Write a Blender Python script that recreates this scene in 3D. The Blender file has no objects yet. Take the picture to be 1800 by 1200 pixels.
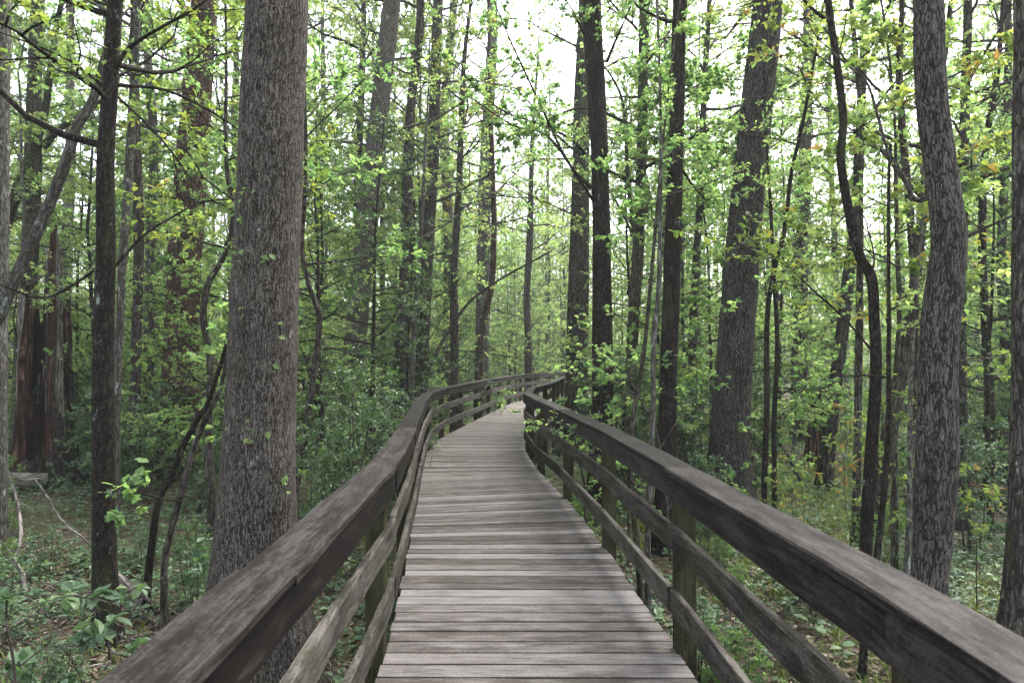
import bpy, math
import numpy as np
from mathutils import Vector

C = bpy.context.scene.collection
rng = np.random.default_rng(11)
F = 1200.0                      # focal length in pixels of the 1800 px wide photograph
EYE = 1.70
PITCH = math.atan(31.0 / F)
Zax = np.array([0.0, 0.0, 1.0])


def nrm(v):
    return v / np.maximum(np.linalg.norm(v, axis=-1, keepdims=True), 1e-9)


def ray(px, py):
    dx, dy = (px - 900) / F, (600 - py) / F
    c, s = math.cos(PITCH), math.sin(PITCH)
    return np.array([dx, c - dy * s, s + dy * c])


def at_depth(px, py, Y):
    d = ray(px, py)
    return np.array([0, 0, EYE]) + d * (Y / d[1])


def at_height(px, py, z):
    d = ray(px, py)
    return np.array([0, 0, EYE]) + d * ((z - EYE) / d[2])


def gz(x, y):
    x = np.asarray(x, float); y = np.asarray(y, float)
    return (-0.80 + 0.06 * np.sin(0.7 * x + 1.3) * np.cos(0.55 * y) + 0.05 * np.sin(1.7 * x - 0.9 * y + 0.4)
            + 0.03 * np.sin(3.1 * x + 2.3 * y) + 0.10 * np.sin(0.21 * x + 0.5) * np.sin(0.17 * y + 1.0))


def catmull(P, per=8):
    P = np.asarray(P, float)
    Q = np.vstack([2 * P[0] - P[1], P, 2 * P[-1] - P[-2]])
    out = []
    for i in range(1, len(Q) - 2):
        t = np.linspace(0, 1, per, endpoint=False)[:, None]
        a, b, c, d = Q[i - 1], Q[i], Q[i + 1], Q[i + 2]
        out.append(0.5 * (2 * b + (c - a) * t + (2 * a - 5 * b + 4 * c - d) * t ** 2 + (3 * b - a - 3 * c + d) * t ** 3))
    return np.vstack(out + [P[-1:]])


def resample(P, step):
    P = np.asarray(P, float)
    s = np.r_[0, np.cumsum(np.linalg.norm(np.diff(P[:, :3], axis=0), axis=1))]
    n = max(2, int(round(s[-1] / step)) + 1)
    q = np.linspace(0, s[-1], n)
    return np.stack([np.interp(q, s, P[:, k]) for k in range(P.shape[1])], 1), q


# ------------------------------------------------------------------ mesh builder
class MB:
    def __init__(self):
        self.v, self.co, self.t, self.f, self.m, self.s, self.n = [], [], [], [], [], [], 0

    def add(self, v, f, mat=0, co=None, tint=0.5, smooth=True):
        v = np.asarray(v, np.float32).reshape(-1, 3); f = np.asarray(f, np.int32)
        if len(v) == 0 or len(f) == 0:
            return
        self.v.append(v)
        self.co.append(v if co is None else np.asarray(co, np.float32).reshape(-1, 3))
        self.t.append(np.broadcast_to(np.asarray(tint, np.float32), (len(v),)))
        self.f.append(f + self.n)
        self.m.append(np.full(len(f), mat, np.int32)); self.s.append(np.full(len(f), smooth, bool))
        self.n += len(v)

    def mesh(self, name, mats):
        me = bpy.data.meshes.new(name)
        v = np.vstack(self.v)
        me.vertices.add(len(v)); me.vertices.foreach_set("co", v.ravel())
        tot = np.concatenate([np.full(len(f), f.shape[1], np.int32) for f in self.f])
        loops = np.concatenate([f.ravel() for f in self.f])
        me.loops.add(len(loops)); me.loops.foreach_set("vertex_index", loops)
        me.polygons.add(len(tot))
        me.polygons.foreach_set("loop_start", np.r_[0, np.cumsum(tot)[:-1]].astype(np.int32))
        me.polygons.foreach_set("material_index", np.concatenate(self.m))
        me.polygons.foreach_set("use_smooth", np.concatenate(self.s))
        for m in mats:
            me.materials.append(m)
        a = me.attributes.new("co", 'FLOAT_VECTOR', 'POINT'); a.data.foreach_set("vector", np.vstack(self.co).ravel())
        a = me.attributes.new("tint", 'FLOAT', 'POINT'); a.data.foreach_set("value", np.concatenate(self.t))
        me.update(calc_edges=True)
        return me

    def build(self, name, mats, parent=None, loc=(0, 0, 0)):
        o = bpy.data.objects.new(name, self.mesh(name, mats)); C.objects.link(o)
        o.location = loc
        if parent is not None:
            o.parent = parent
        return o


def tag(o, label=None, cat=None, group=None, kind=None):
    for k, v in (('label', label), ('category', cat), ('group', group), ('kind', kind)):
        if v:
            o[k] = v
    return o


def empty(name, loc=(0, 0, 0), rz=0.0):
    o = bpy.data.objects.new(name, None); C.objects.link(o)
    o.location = loc; o.rotation_euler = (0, 0, rz)
    return o


def copy_tree(o, parent=None):
    c = o.copy(); C.objects.link(c)
    if parent is not None:
        c.parent = parent
    for ch in list(o.children):
        copy_tree(ch, c)
    return c


# ------------------------------------------------------------------ geometry generators
def tube(mb, P, R, sides=8, mat=0, lump=0.0, seed=0, tint=0.5, cap=False, lobes=None):
    """one tapering tube with bark coordinates (around, around, along)"""
    P = np.asarray(P, float); R = np.asarray(R, float); n = len(P)
    T = nrm(np.gradient(P, axis=0))
    u = np.cross(T[0], [0, 1, 0] if abs(T[0][1]) < 0.8 else [1, 0, 0]); u = u / np.linalg.norm(u)
    s = np.r_[0, np.cumsum(np.linalg.norm(np.diff(P, axis=0), axis=1))]
    th = np.linspace(0, 2 * np.pi, sides, endpoint=False)
    r0 = np.random.default_rng(seed)
    ph = r0.uniform(0, 6.28, 8)
    V = np.zeros((n, sides, 3)); CO = np.zeros((n, sides, 3))
    for i in range(n):
        u = u - T[i] * np.dot(u, T[i]); u = u / np.linalg.norm(u)
        w = np.cross(T[i], u)
        k = np.ones(sides)
        if lump:
            k = k + lump * (np.sin(3 * th + ph[0] + s[i] * 0.9) * 0.5 + np.sin(2 * th + ph[1] - s[i] * 1.4) * 0.6
                            + np.sin(5 * th + ph[2] + s[i] * 2.7) * 0.35 + np.sin(s[i] * 5.1 + ph[3] + th) * 0.4
                            + np.sin(9 * th + ph[4] + 3.0 * np.sin(s[i] * 3.3 + ph[5])) * 0.22)
        if lobes is not None:
            k = k + lobes[i] * np.clip(np.sin(5 * th + ph[6]) + 0.6 * np.sin(3 * th + ph[7]) + 0.25, -0.2, 2)
        rr = R[i] * k
        V[i] = P[i] + np.outer(np.cos(th) * rr, u) + np.outer(np.sin(th) * rr, w)
        rc = max(R[i], R.max() * 0.35)
        CO[i] = np.stack([np.cos(th) * rc, np.sin(th) * rc, np.full(sides, s[i])], 1)
    i, j = np.meshgrid(np.arange(n - 1), np.arange(sides), indexing='ij'); j2 = (j + 1) % sides
    f = np.stack([i * sides + j, i * sides + j2, (i + 1) * sides + j2, (i + 1) * sides + j], -1).reshape(-1, 4)
    CO = CO + r0.uniform(0, 50, 3)
    mb.add(V.reshape(-1, 3), f, mat, CO.reshape(-1, 3), tint)
    if cap:
        for k, flip in ((0, True), (n - 1, False)):
            c = np.vstack([V[k], P[k][None]]); q = np.arange(sides); q2 = (q + 1) % sides
            ff = np.stack([q2, q, np.full(sides, sides)] if flip else [q, q2, np.full(sides, sides)], 1)
            mb.add(c, ff, mat, c * 3 + r0.uniform(0, 50, 3), tint * 0.6, smooth=False)
    return V


def tubes(mb, P, R, sides=3, mat=0):
    """many tubes with equal numbers of rings at once. P (N,n,3), R (N,n)"""
    N, n, _ = P.shape
    if N == 0:
        return
    T = nrm(np.gradient(P, axis=1))
    ref = np.where(np.abs(T[:, :1, 2:3]) < 0.85, np.array([0, 0, 1.0]), np.array([1.0, 0, 0]))
    u = nrm(np.cross(T, np.broadcast_to(ref, T.shape))); w = np.cross(T, u)
    th = np.linspace(0, 2 * np.pi, sides, endpoint=False)
    V = P[:, :, None, :] + R[:, :, None, None] * (np.cos(th)[None, None, :, None] * u[:, :, None, :] + np.sin(th)[None, None, :, None] * w[:, :, None, :])
    a, i, j = np.meshgrid(np.arange(N), np.arange(n - 1), np.arange(sides), indexing='ij'); j2 = (j + 1) % sides
    b = a * n * sides
    f = np.stack([b + i * sides + j, b + i * sides + j2, b + (i + 1) * sides + j2, b + (i + 1) * sides + j], -1).reshape(-1, 4)
    mb.add(V.reshape(-1, 3), f, mat)


def shoots(p0, d0, length, n, wob, lift, g):
    N = len(p0); d = nrm(d0); p = p0.copy(); out = [p]
    for i in range(n - 1):
        d = nrm(d + g.normal(0, wob, (N, 3)) + np.array([0, 0, 1.0]) * np.asarray(lift).reshape(-1, 1))
        p = p + d * (np.asarray(length) / (n - 1)).reshape(-1, 1)
        out.append(p)
    return np.stack(out, 1)


def spawn(P, per, t0, t1, ang, flat, g):
    N, n, _ = P.shape
    k = np.repeat(np.arange(N), per)
    tt = g.uniform(t0, t1, len(k)); t = tt * (n - 1.001); i = t.astype(int); f = (t - i)[:, None]
    p = P[k, i] * (1 - f) + P[k, i + 1] * f
    tan = nrm(P[k, i + 1] - P[k, i])
    side = nrm(np.cross(tan, Zax) + 1e-4) * g.choice([-1, 1], len(k))[:, None]
    up = np.cross(side, tan)
    a = g.normal(0, flat, len(k))[:, None]
    perp = side * np.cos(a) + up * np.sin(a)
    an = (ang * g.uniform(0.65, 1.3, len(k)))[:, None]
    return p, tan * np.cos(an) + perp * np.sin(an), k, tt


def leaf_mesh(mb, pos, d, nv, L, Wd, kind, mat, tint):
    """real leaf blades: 'diamond' (2 tris), 'oval' (folded, pointed), 'maple' (lobed)"""
    N = len(pos)
    if N == 0:
        return
    d = nrm(d); nv = nv - d * np.sum(nv * d, -1, keepdims=True); nv = nrm(nv + 1e-5); sd = np.cross(d, nv)
    if kind == 'diamond':
        o = np.array([[0, 0, 0], [.45, .5, .10], [1, 0, -.06], [.45, -.5, .10]])
        f = np.array([[0, 2, 1], [0, 3, 2]])
    elif kind == 'oval':
        o = np.array([[0, 0, 0], [.22, .36, .07], [.55, .5, .10], [.82, .25, .02], [1, 0, -.10], [.82, -.25, .02], [.55, -.5, .10], [.22, -.36, .07], [.5, 0, .02]])
        f = np.array([[0, 8, 1], [1, 8, 2], [2, 8, 3], [3, 8, 4], [4, 8, 5], [5, 8, 6], [6, 8, 7], [7, 8, 0]])
    else:
        o = np.array([[.3, 0, 0], [0, 0, 0], [.05, .42, .02], [.27, .34, .05], [.55, .52, -.02], [.62, .27, .05], [1, 0, -.12],
                      [.62, -.27, .05], [.55, -.52, -.02], [.27, -.34, .05], [.05, -.42, .02]])
        f = np.array([[0, i, i + 1] for i in range(1, 10)] + [[0, 10, 1]])
    L = np.broadcast_to(np.asarray(L, float), (N,)); Wd = np.broadcast_to(np.asarray(Wd, float), (N,))
    V = (pos[:, None, :] + d[:, None, :] * (o[None, :, 0:1] * L[:, None, None]) + sd[:, None, :] * (o[None, :, 1:2] * Wd[:, None, None])
         + nv[:, None, :] * (o[None, :, 2:3] * L[:, None, None]))
    k = len(o)
    ff = (f[None] + (np.arange(N) * k)[:, None, None]).reshape(-1, 3)
    cc = np.repeat(pos, k, 0)
    mb.add(V.reshape(-1, 3), ff, mat, cc, np.repeat(np.broadcast_to(np.asarray(tint, float), (N,)), k), smooth=False)


def leaves_on(mb, P, per, size, kind, mat, g, t0=0.25, droop=0.25, asp=0.55, tint=(0.0, 1.0), jit=0.45, off=0.0):
    p, d, k, tt = spawn(P, per, t0, 1.0, 1.0, 0.7, g)
    d = nrm(d + g.normal(0, 0.35, d.shape) - Zax * droop)
    if off:
        p = p + g.normal(0, off, p.shape)
    nv = Zax + g.normal(0, jit, d.shape)
    L = size * g.uniform(0.6, 1.25, len(p))
    base = g.uniform(tint[0], tint[1], len(P))[k]
    leaf_mesh(mb, p, d, nv, L, L * asp * g.uniform(0.85, 1.2, len(p)), kind, mat, np.clip(base + g.normal(0, 0.13, len(p)), 0, 1))


def grow(mb, TP, TR, lo, hi, nb, blen, elev, sub, twig, per, leaf, g, flat=0.45, lift=0.02, bmat=0, lmat=1, wob=0.14):
    """limbs, branches, twigs and leaves of a crown along a trunk line TP; leaf = dict(size, kind, ...)"""
    z = TP[:, 2]; n = len(TP)
    h = lo + (hi - lo) * (np.arange(nb) + g.uniform(0, 1, nb)) / nb
    k = (h - lo) / max(hi - lo, 1e-6)
    p0 = np.stack([np.interp(h, z, TP[:, c]) for c in range(3)], 1)
    r0 = np.interp(h, z, TR)
    az = np.arange(nb) * 2.399 + g.uniform(0, 0.9, nb) + g.uniform(0, 6.28)
    el = elev[0] + (elev[1] - elev[0]) * k + g.normal(0, 0.12, nb)
    d = np.stack([np.cos(az) * np.cos(el), np.sin(az) * np.cos(el), np.sin(el)], 1)
    ln = blen * (1 - 0.6 * k) * g.uniform(0.55, 1.15, nb)
    b1 = shoots(p0, d, ln, 7, wob, lift, g)
    rb = np.minimum(r0 * 0.55, 0.010 + 0.011 * ln)
    tubes(mb, b1, rb[:, None] * np.linspace(1, 0.3, 7)[None], 5, bmat)
    p, d, kk, tt = spawn(b1, sub, 0.2, 1.0, 0.85, flat, g)
    l2 = ln[kk] * (0.55 - 0.3 * tt) * g.uniform(0.7, 1.3, len(kk))
    b2 = shoots(p, d, l2, 5, wob, lift, g)
    tubes(mb, b2, (rb[kk] * 0.4)[:, None] * np.linspace(1, 0.35, 5)[None], 3, bmat)
    p, d, k3, tt = spawn(b2, twig, 0.15, 1.0, 0.8, flat, g)
    l3 = np.maximum(l2[k3] * 0.5 * g.uniform(0.6, 1.3, len(k3)), 0.10)
    b3 = shoots(p, d, l3, 4, wob, lift * 0.5, g)
    tubes(mb, b3, np.maximum(rb[kk][k3] * 0.16, 0.002)[:, None] * np.linspace(1, 0.5, 4)[None], 3, bmat)
    leaves_on(mb, b3, per, g=g, mat=lmat, **leaf)


# ------------------------------------------------------------------ materials
class NT:
    def __init__(self, name):
        self.m = bpy.data.materials.new(name); self.m.use_nodes = True
        self.t = self.m.node_tree; self.t.nodes.clear()
        self.out = self.t.nodes.new("ShaderNodeOutputMaterial")

    def n(self, typ, ins=None, **kw):
        x = self.t.nodes.new("ShaderNode" + typ)
        for k, v in kw.items():
            setattr(x, k, v)
        for k, v in (ins or {}).items():
            if isinstance(v, bpy.types.NodeSocket):
                self.t.links.new(v, x.inputs[k])
            else:
                x.inputs[k].default_value = v
        return x

    def ramp(self, fac, stops, interp='LINEAR'):
        r = self.n("ValToRGB", {0: fac}); e = r.color_ramp.elements; r.color_ramp.interpolation = interp
        while len(e) < len(stops):
            e.new(0.5)
        for x, (p, c) in zip(e, stops):
            x.position = p; x.color = (*c, 1) if len(c) == 3 else c
        return r.outputs[0]

    def mix(self, fac, a, b, mode='MIX'):
        x = self.n("Mix", data_type='RGBA', blend_type=mode, clamp_factor=True)
        for idx, v in ((0, fac), (6, a), (7, b)):
            if isinstance(v, bpy.types.NodeSocket):
                self.t.links.new(v, x.inputs[idx])
            else:
                x.inputs[idx].default_value = v if idx == 0 else ((*v, 1) if len(v) == 3 else v)
        return x.outputs[2]

    def math(self, op, a, b=0.0):
        return self.n("Math", {0: a, 1: b}, operation=op).outputs[0]

    def attr(self, name):
        return self.n("Attribute", attribute_name=name)

    def done(self, shader):
        self.t.links.new(shader, self.out.inputs[0]); return self.m


def bark(name, dark, mid, light, across=34, stretch=0.18, crack=0.22, lichen=0.0, lichen_col=(.34, .37, .33), moss=0.0, bump=0.7, flake=0.0):
    t = NT(name)
    co = t.attr("co").outputs["Vector"]
    warp = t.n("TexNoise", {"Vector": co, "Scale": 6.0, "Detail": 3.0})
    off = t.n("VectorMath", {0: warp.outputs["Color"], 1: (0.035, 0.035, 0.22)}, operation='MULTIPLY').outputs[0]
    c2 = t.n("VectorMath", {0: co, 1: off}, operation='ADD').outputs[0]
    def ridged(sc, st, det, rough):
        mp = t.n("Mapping", {"Vector": c2, "Scale": (sc, sc, sc * st)}).outputs[0]
        n = t.n("TexNoise", {"Vector": mp, "Scale": 1.0, "Detail": det, "Roughness": rough}).outputs["Fac"]
        return t.math('MULTIPLY', t.math('ABSOLUTE', t.math('SUBTRACT', n, 0.5)), 2.0), mp
    r1, mp1 = ridged(across * .55, stretch, 2.5, .5)
    r2, mp2 = ridged(across * 1.3, stretch * 1.6, 3.0, .6)
    ridge = t.ramp(r1, [(0.0, (0, 0, 0)), (crack, (1, 1, 1))])
    fine = t.n("TexNoise", {"Vector": mp2, "Scale": 1.6, "Detail": 5.0, "Roughness": 0.7}).outputs["Fac"]
    big = t.n("TexNoise", {"Vector": co, "Scale": 1.9, "Detail": 3.0}).outputs["Fac"]
    h = t.math('MULTIPLY', ridge, t.math('ADD', t.math('ADD', t.math('MULTIPLY', fine, .75), t.math('MULTIPLY', t.ramp(r2, [(0, (0, 0, 0)), (.3, (1, 1, 1))]), .35)), .02))
    h = t.math('ADD', h, t.math('MULTIPLY', fine, .12))
    col = t.ramp(h, [(0.08, dark), (0.48, mid), (0.95, light)])
    if flake:
        fl = t.n("TexNoise", {"Vector": t.n("Mapping", {"Vector": c2, "Scale": (across * 1.5, across * 1.5, across * .55)}).outputs[0], "Scale": 1.0, "Detail": 2.0}).outputs["Fac"]
        col = t.mix(t.math('MULTIPLY', t.ramp(fl, [(0.60, (0, 0, 0)), (0.66, (1, 1, 1))]), flake), col, light)
    col = t.mix(t.ramp(big, [(0.40, (0, 0, 0)), (0.75, (0.30, 0.30, 0.30))]), col, dark)
    if lichen:
        ln = t.n("TexNoise", {"Vector": t.n("Mapping", {"Vector": co, "Scale": (8, 8, 4.0)}).outputs[0], "Scale": 1.0, "Detail": 6.0, "Roughness": 0.72}).outputs["Fac"]
        e = 0.72 - lichen * 0.20
        m = t.math('MULTIPLY', t.ramp(ln, [(e, (0, 0, 0)), (e + 0.05, (1, 1, 1))]), t.math('ADD', t.math('MULTIPLY', ridge, 0.6), 0.15))
        col = t.mix(m, col, lichen_col)
    if moss:
        mn = t.n("TexNoise", {"Vector": t.n("Mapping", {"Vector": co, "Scale": (4, 4, 1.2)}).outputs[0], "Scale": 1.0, "Detail": 4.0}).outputs["Fac"]
        e = 0.70 - moss * 0.25
        col = t.mix(t.ramp(mn, [(e, (0, 0, 0)), (e + 0.15, (0.7, 0.7, 0.7))]), col, (.045, .060, .018))
    rnd = t.n("ObjectInfo").outputs["Random"]
    k = t.math('ADD', t.math('MULTIPLY', rnd, 0.4), 0.8)
    col = t.n("HueSaturation", {"Color": col, "Value": k}).outputs[0]
    b = t.n("Bump", {"Height": h, "Strength": bump, "Distance": 0.5 / across})
    p = t.n("BsdfPrincipled", {"Base Color": col, "Roughness": 0.9, "Normal": b.outputs[0], "Specular IOR Level": 0.05})
    return t.done(p.outputs[0])


def leafmat(name, stops, trans, rough=0.5, mixf=0.45, spec=0.22, hue=0.03, val=0.35):
    t = NT(name)
    tint = t.attr("tint").outputs["Fac"]
    rnd = t.n("ObjectInfo").outputs["Random"]
    tint = t.math('ADD', tint, t.math('MULTIPLY', t.math('SUBTRACT', rnd, 0.5), 0.25))
    col = t.ramp(tint, stops)
    vn = t.n("TexNoise", {"Vector": t.attr("co").outputs["Vector"], "Scale": 1.4, "Detail": 2.0}).outputs["Fac"]
    v = t.math('ADD', t.math('MULTIPLY', vn, val * 2), 1.0 - val)
    col = t.n("HueSaturation", {"Color": col, "Value": v}).outputs[0]
    tc = t.mix(1.0, col, trans, 'MULTIPLY')
    p = t.n("BsdfPrincipled", {"Base Color": col, "Roughness": rough, "Specular IOR Level": spec})
    tr = t.n("BsdfTranslucent", {"Color": tc})
    m = t.n("MixShader", {0: mixf, 1: p.outputs[0], 2: tr.outputs[0]})
    return t.done(m.outputs[0])


def wood(name, dark, mid, light, bump=0.35, green=0.0, rough=0.72, streak=1.0, spec=0.35):
    t = NT(name)
    co = t.attr("co").outputs["Vector"]; tint = t.attr("tint").outputs["Fac"]
    w = t.n("TexNoise", {"Vector": t.n("Mapping", {"Vector": co, "Scale": (1.6, 5, 5)}).outputs[0], "Scale": 1.0, "Detail": 2.0}).outputs["Color"]
    c2 = t.n("VectorMath", {0: co, 1: t.n("VectorMath", {0: w, 1: (0, 0.035, 0.035)}, operation='MULTIPLY').outputs[0]}, operation='ADD').outputs[0]
    g = t.n("TexNoise", {"Vector": t.n("Mapping", {"Vector": c2, "Scale": (7.0, 150, 150)}).outputs[0], "Scale": 1.0, "Detail": 6.0, "Roughness": 0.62}).outputs["Fac"]
    g2 = t.n("TexNoise", {"Vector": t.n("Mapping", {"Vector": c2, "Scale": (2.4, 26, 26)}).outputs[0], "Scale": 1.0, "Detail": 3.0}).outputs["Fac"]
    bl = t.n("TexNoise", {"Vector": t.n("Mapping", {"Vector": co, "Scale": (3.5, 9, 9)}).outputs[0], "Scale": 1.0, "Detail": 6.0, "Roughness": 0.7}).outputs["Fac"]
    f = t.math('ADD', t.math('MULTIPLY', g, 0.45 * streak), t.math('ADD', t.math('MULTIPLY', g2, 0.27), t.math('MULTIPLY', bl, 0.43)))
    sp = t.n("TexNoise", {"Vector": co, "Scale": 85.0, "Detail": 4.0, "Roughness": 0.7}).outputs["Fac"]
    f = t.math('ADD', f, t.math('MULTIPLY', t.math('SUBTRACT', sp, 0.5), 0.34))
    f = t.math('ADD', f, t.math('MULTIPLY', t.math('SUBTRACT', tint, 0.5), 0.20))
    col = t.ramp(f, [(0.45, dark), (0.55, mid), (0.67, light)])
    ck = t.n("TexNoise", {"Vector": t.n("Mapping", {"Vector": c2, "Scale": (1.3, 38, 38)}).outputs[0], "Scale": 1.0, "Detail": 2.0}).outputs["Fac"]
    ck = t.ramp(t.math('ABSOLUTE', t.math('SUBTRACT', ck, 0.5)), [(0.0, (1, 1, 1)), (0.022, (0, 0, 0))])
    ckm = t.n("TexNoise", {"Vector": t.n("Mapping", {"Vector": co, "Scale": (2, 12, 12)}).outputs[0], "Scale": 1.0}).outputs["Fac"]
    col = t.mix(t.math('MULTIPLY', ck, t.ramp(ckm, [(.48, (0, 0, 0)), (.58, (.75, .75, .75))])), col, tuple(c * .5 for c in dark))
    dirt = t.n("TexNoise", {"Vector": t.n("Mapping", {"Vector": co, "Scale": (3, 9, 9)}).outputs[0], "Scale": 1.0, "Detail": 7.0, "Roughness": 0.75}).outputs["Fac"]
    col = t.mix(t.ramp(dirt, [(0.58, (0, 0, 0)), (0.70, (0.65, 0.65, 0.65))]), col, dark)
    if green:
        gn = t.n("TexNoise", {"Vector": co, "Scale": 3.0, "Detail": 4.0}).outputs["Fac"]
        col = t.mix(t.ramp(gn, [(0.5 - 0.15 * green, (0, 0, 0)), (0.72, (green, green, green))]), col, (.050, .056, .022))
    b = t.n("Bump", {"Height": t.math('ADD', g, t.math('MULTIPLY', g2, 0.7)), "Strength": bump, "Distance": 0.004})
    p = t.n("BsdfPrincipled", {"Base Color": col, "Roughness": rough, "Normal": b.outputs[0], "Specular IOR Level": spec})
    return t.done(p.outputs[0])


M = {}
M['bark_grey'] = bark('grey_bark', (.011, .009, .007), (.052, .043, .035), (.25, .23, .205), across=125, stretch=0.14, crack=.17, lichen=0.42, moss=.2, bump=1.0, flake=.6)
M['bark_furrow'] = bark('furrowed_bark', (.008, .007, .006), (.066, .058, .051), (.21, .20, .18), across=84, stretch=0.20, crack=0.20, lichen=0.22, bump=1.0)
M['bark_dark'] = bark('dark_bark', (.007, .006, .0045), (.022, .018, .0145), (.075, .066, .056), across=60, stretch=0.35, lichen=0.45, moss=0.25, bump=0.6)
M['bark_pine'] = bark('pine_bark', (.012, .007, .005), (.056, .034, .026), (.155, .105, .085), across=24, stretch=0.6, crack=0.12, bump=1.0, flake=.6)
M['bark_pale'] = bark('pale_bark', (.030, .027, .022), (.085, .078, .068), (.22, .215, .20), across=44, stretch=0.3, lichen=0.6, moss=0.25, bump=0.5)
M['bark_moss'] = bark('mossy_bark', (.016, .015, .010), (.050, .047, .034), (.135, .13, .105), across=46, stretch=0.3, lichen=0.35, moss=0.75, bump=0.5)
M['bark_mid'] = bark('brown_grey_bark', (.013, .011, .009), (.050, .043, .036), (.15, .14, .122), across=40, stretch=0.25, lichen=0.35, moss=0.3, bump=0.6)
M['rot'] = bark('rotten_wood', (.012, .007, .005), (.075, .038, .024), (.27, .18, .13), across=30, stretch=0.06, crack=0.3, bump=0.9)
M['dead'] = bark('dead_grey_wood', (.040, .034, .029), (.16, .142, .122), (.38, .35, .315), across=46, stretch=0.08, lichen=0.3, bump=0.6)
M['twig'] = bark('twig_bark', (.025, .021, .016), (.060, .052, .043), (.15, .14, .12), across=60, stretch=0.3, lichen=0.35, bump=0.3)
M['leaf_spring'] = leafmat('spring_leaf', [(0, (.074, .126, .042)), (.5, (.134, .200, .064)), (1, (.205, .250, .084))], (2.3, 2.3, 1.9), mixf=.55)
M['leaf_maple'] = leafmat('maple_leaf', [(0, (.066, .128, .042)), (.6, (.122, .200, .064)), (1, (.185, .250, .084))], (2.25, 2.3, 1.9), mixf=.55)
M['leaf_yellow'] = leafmat('yellowish_leaf', [(0, (.072, .120, .040)), (.6, (.130, .185, .056)), (.96, (.190, .205, .062)), (1, (.20, .12, .05))], (1.8, 1.8, .9), mixf=.5)
M['leaf_holly'] = leafmat('holly_leaf', [(0, (.026, .058, .022)), (.6, (.052, .100, .036)), (1, (.100, .160, .052))], (1.6, 1.9, .8), rough=0.42, mixf=0.25, spec=0.4)
M['leaf_under'] = leafmat('undergrowth_leaf', [(0, (.045, .085, .042)), (.6, (.080, .140, .068)), (1, (.150, .215, .095))], (1.5, 1.7, .9), rough=0.45, mixf=0.3, spec=0.35)
M['leaf_far'] = leafmat('distant_leaf', [(0, (.078, .120, .044)), (.6, (.140, .192, .068)), (1, (.215, .255, .092))], (2.25, 2.3, 1.9), mixf=.55)
M['grass'] = leafmat('grass_blade', [(0, (.070, .110, .030)), (.6, (.125, .175, .042)), (1, (.20, .205, .075))], (1.5, 1.6, .7), mixf=0.35)
M['litter'] = leafmat('dead_leaf', [(0, (.050, .034, .024)), (.5, (.150, .105, .074)), (.85, (.27, .21, .16)), (1, (.42, .37, .32))], (1, 1, 1), mixf=0.08, rough=0.75, spec=0.2)
M['deck'] = wood('weathered_deck_wood', (.044, .037, .032), (.098, .087, .079), (.148, .137, .130), streak=.9, spec=.08)
M['cap'] = wood('dark_weathered_handrail', (.0048, .0037, .0033), (.0112, .0092, .0082), (.040, .035, .032), rough=0.62, spec=0.07)
M['rail'] = wood('grey_weathered_rail', (.009, .0078, .0062), (.026, .023, .019), (.090, .082, .071), green=0.25, spec=.06)
M['post'] = wood('green_stained_post', (.008, .007, .004), (.020, .0175, .0095), (.050, .045, .027), green=0.6, spec=.05)
M['hollow'] = bark('shaded_rotten_hollow', (.004, .0025, .0018), (.018, .009, .006), (.07, .032, .02), across=30, stretch=.06, crack=.3, bump=.9)  # rotten wood darkened, cavity shade put into the inner shell's colour
M['joist'] = wood('dark_joist', (.012, .011, .009), (.032, .029, .023), (.07, .065, .05), green=0.4)
t = NT('iron_nail'); M['nail'] = t.done(t.n("BsdfPrincipled", {"Base Color": (.02, .017, .015, 1), "Roughness": 0.6}).outputs[0])
t = NT('forest_soil')
tc = t.n("TexCoord").outputs["Object"]
a1 = t.n("TexNoise", {"Vector": tc, "Scale": 0.6, "Detail": 4.0}).outputs["Fac"]
a2 = t.n("TexNoise", {"Vector": tc, "Scale": 22.0, "Detail": 6.0, "Roughness": 0.75}).outputs["Fac"]
a3 = t.n("TexVoronoi", {"Vector": tc, "Scale": 26.0}).outputs["Color"]
c1 = t.ramp(a2, [(0.3, (.024, .018, .013)), (0.55, (.080, .060, .042)), (0.75, (.18, .14, .10))])
c1 = t.mix(0.35, c1, t.mix(1.0, c1, a3, 'MULTIPLY'))
c2 = t.ramp(a2, [(0.3, (.022, .032, .012)), (0.7, (.075, .095, .030))])
col = t.mix(t.ramp(a1, [(0.42, (0, 0, 0)), (0.62, (0.7, 0.7, 0.7))]), c1, c2)
M['soil'] = t.done(t.n("BsdfPrincipled", {"Base Color": col, "Roughness": 0.95, "Specular IOR Level": 0.15,
                   "Normal": t.n("Bump", {"Height": a2, "Strength": 0.8, "Distance": 0.03}).outputs[0]}).outputs[0])

# ------------------------------------------------------------------ ground
gx = np.concatenate([-np.geomspace(18, 420, 26)[::-1], np.linspace(-17.5, 17.5, 110), np.geomspace(18, 420, 26)])
gy = np.concatenate([np.linspace(-60, -3, 14), np.linspace(-2.5, 30, 110), np.geomspace(31, 520, 34)])
X, Yg = np.meshgrid(gx, gy, indexing='xy')
fade = np.clip(1.6 - np.hypot(X, Yg) / 90.0, 0, 1)
Zg = -0.8 + (gz(X, Yg) + 0.8) * fade
nx, ny = len(gx), len(gy)
i, j = np.meshgrid(np.arange(ny - 1), np.arange(nx - 1), indexing='ij')
fq = np.stack([i * nx + j, i * nx + j + 1, (i + 1) * nx + j + 1, (i + 1) * nx + j], -1).reshape(-1, 4)
mb = MB(); mb.add(np.stack([X, Yg, Zg], -1).reshape(-1, 3), fq)
tag(mb.build('ground', [M['soil']]), 'forest floor of dark soil under litter and low green plants', None, None, 'structure')

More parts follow.
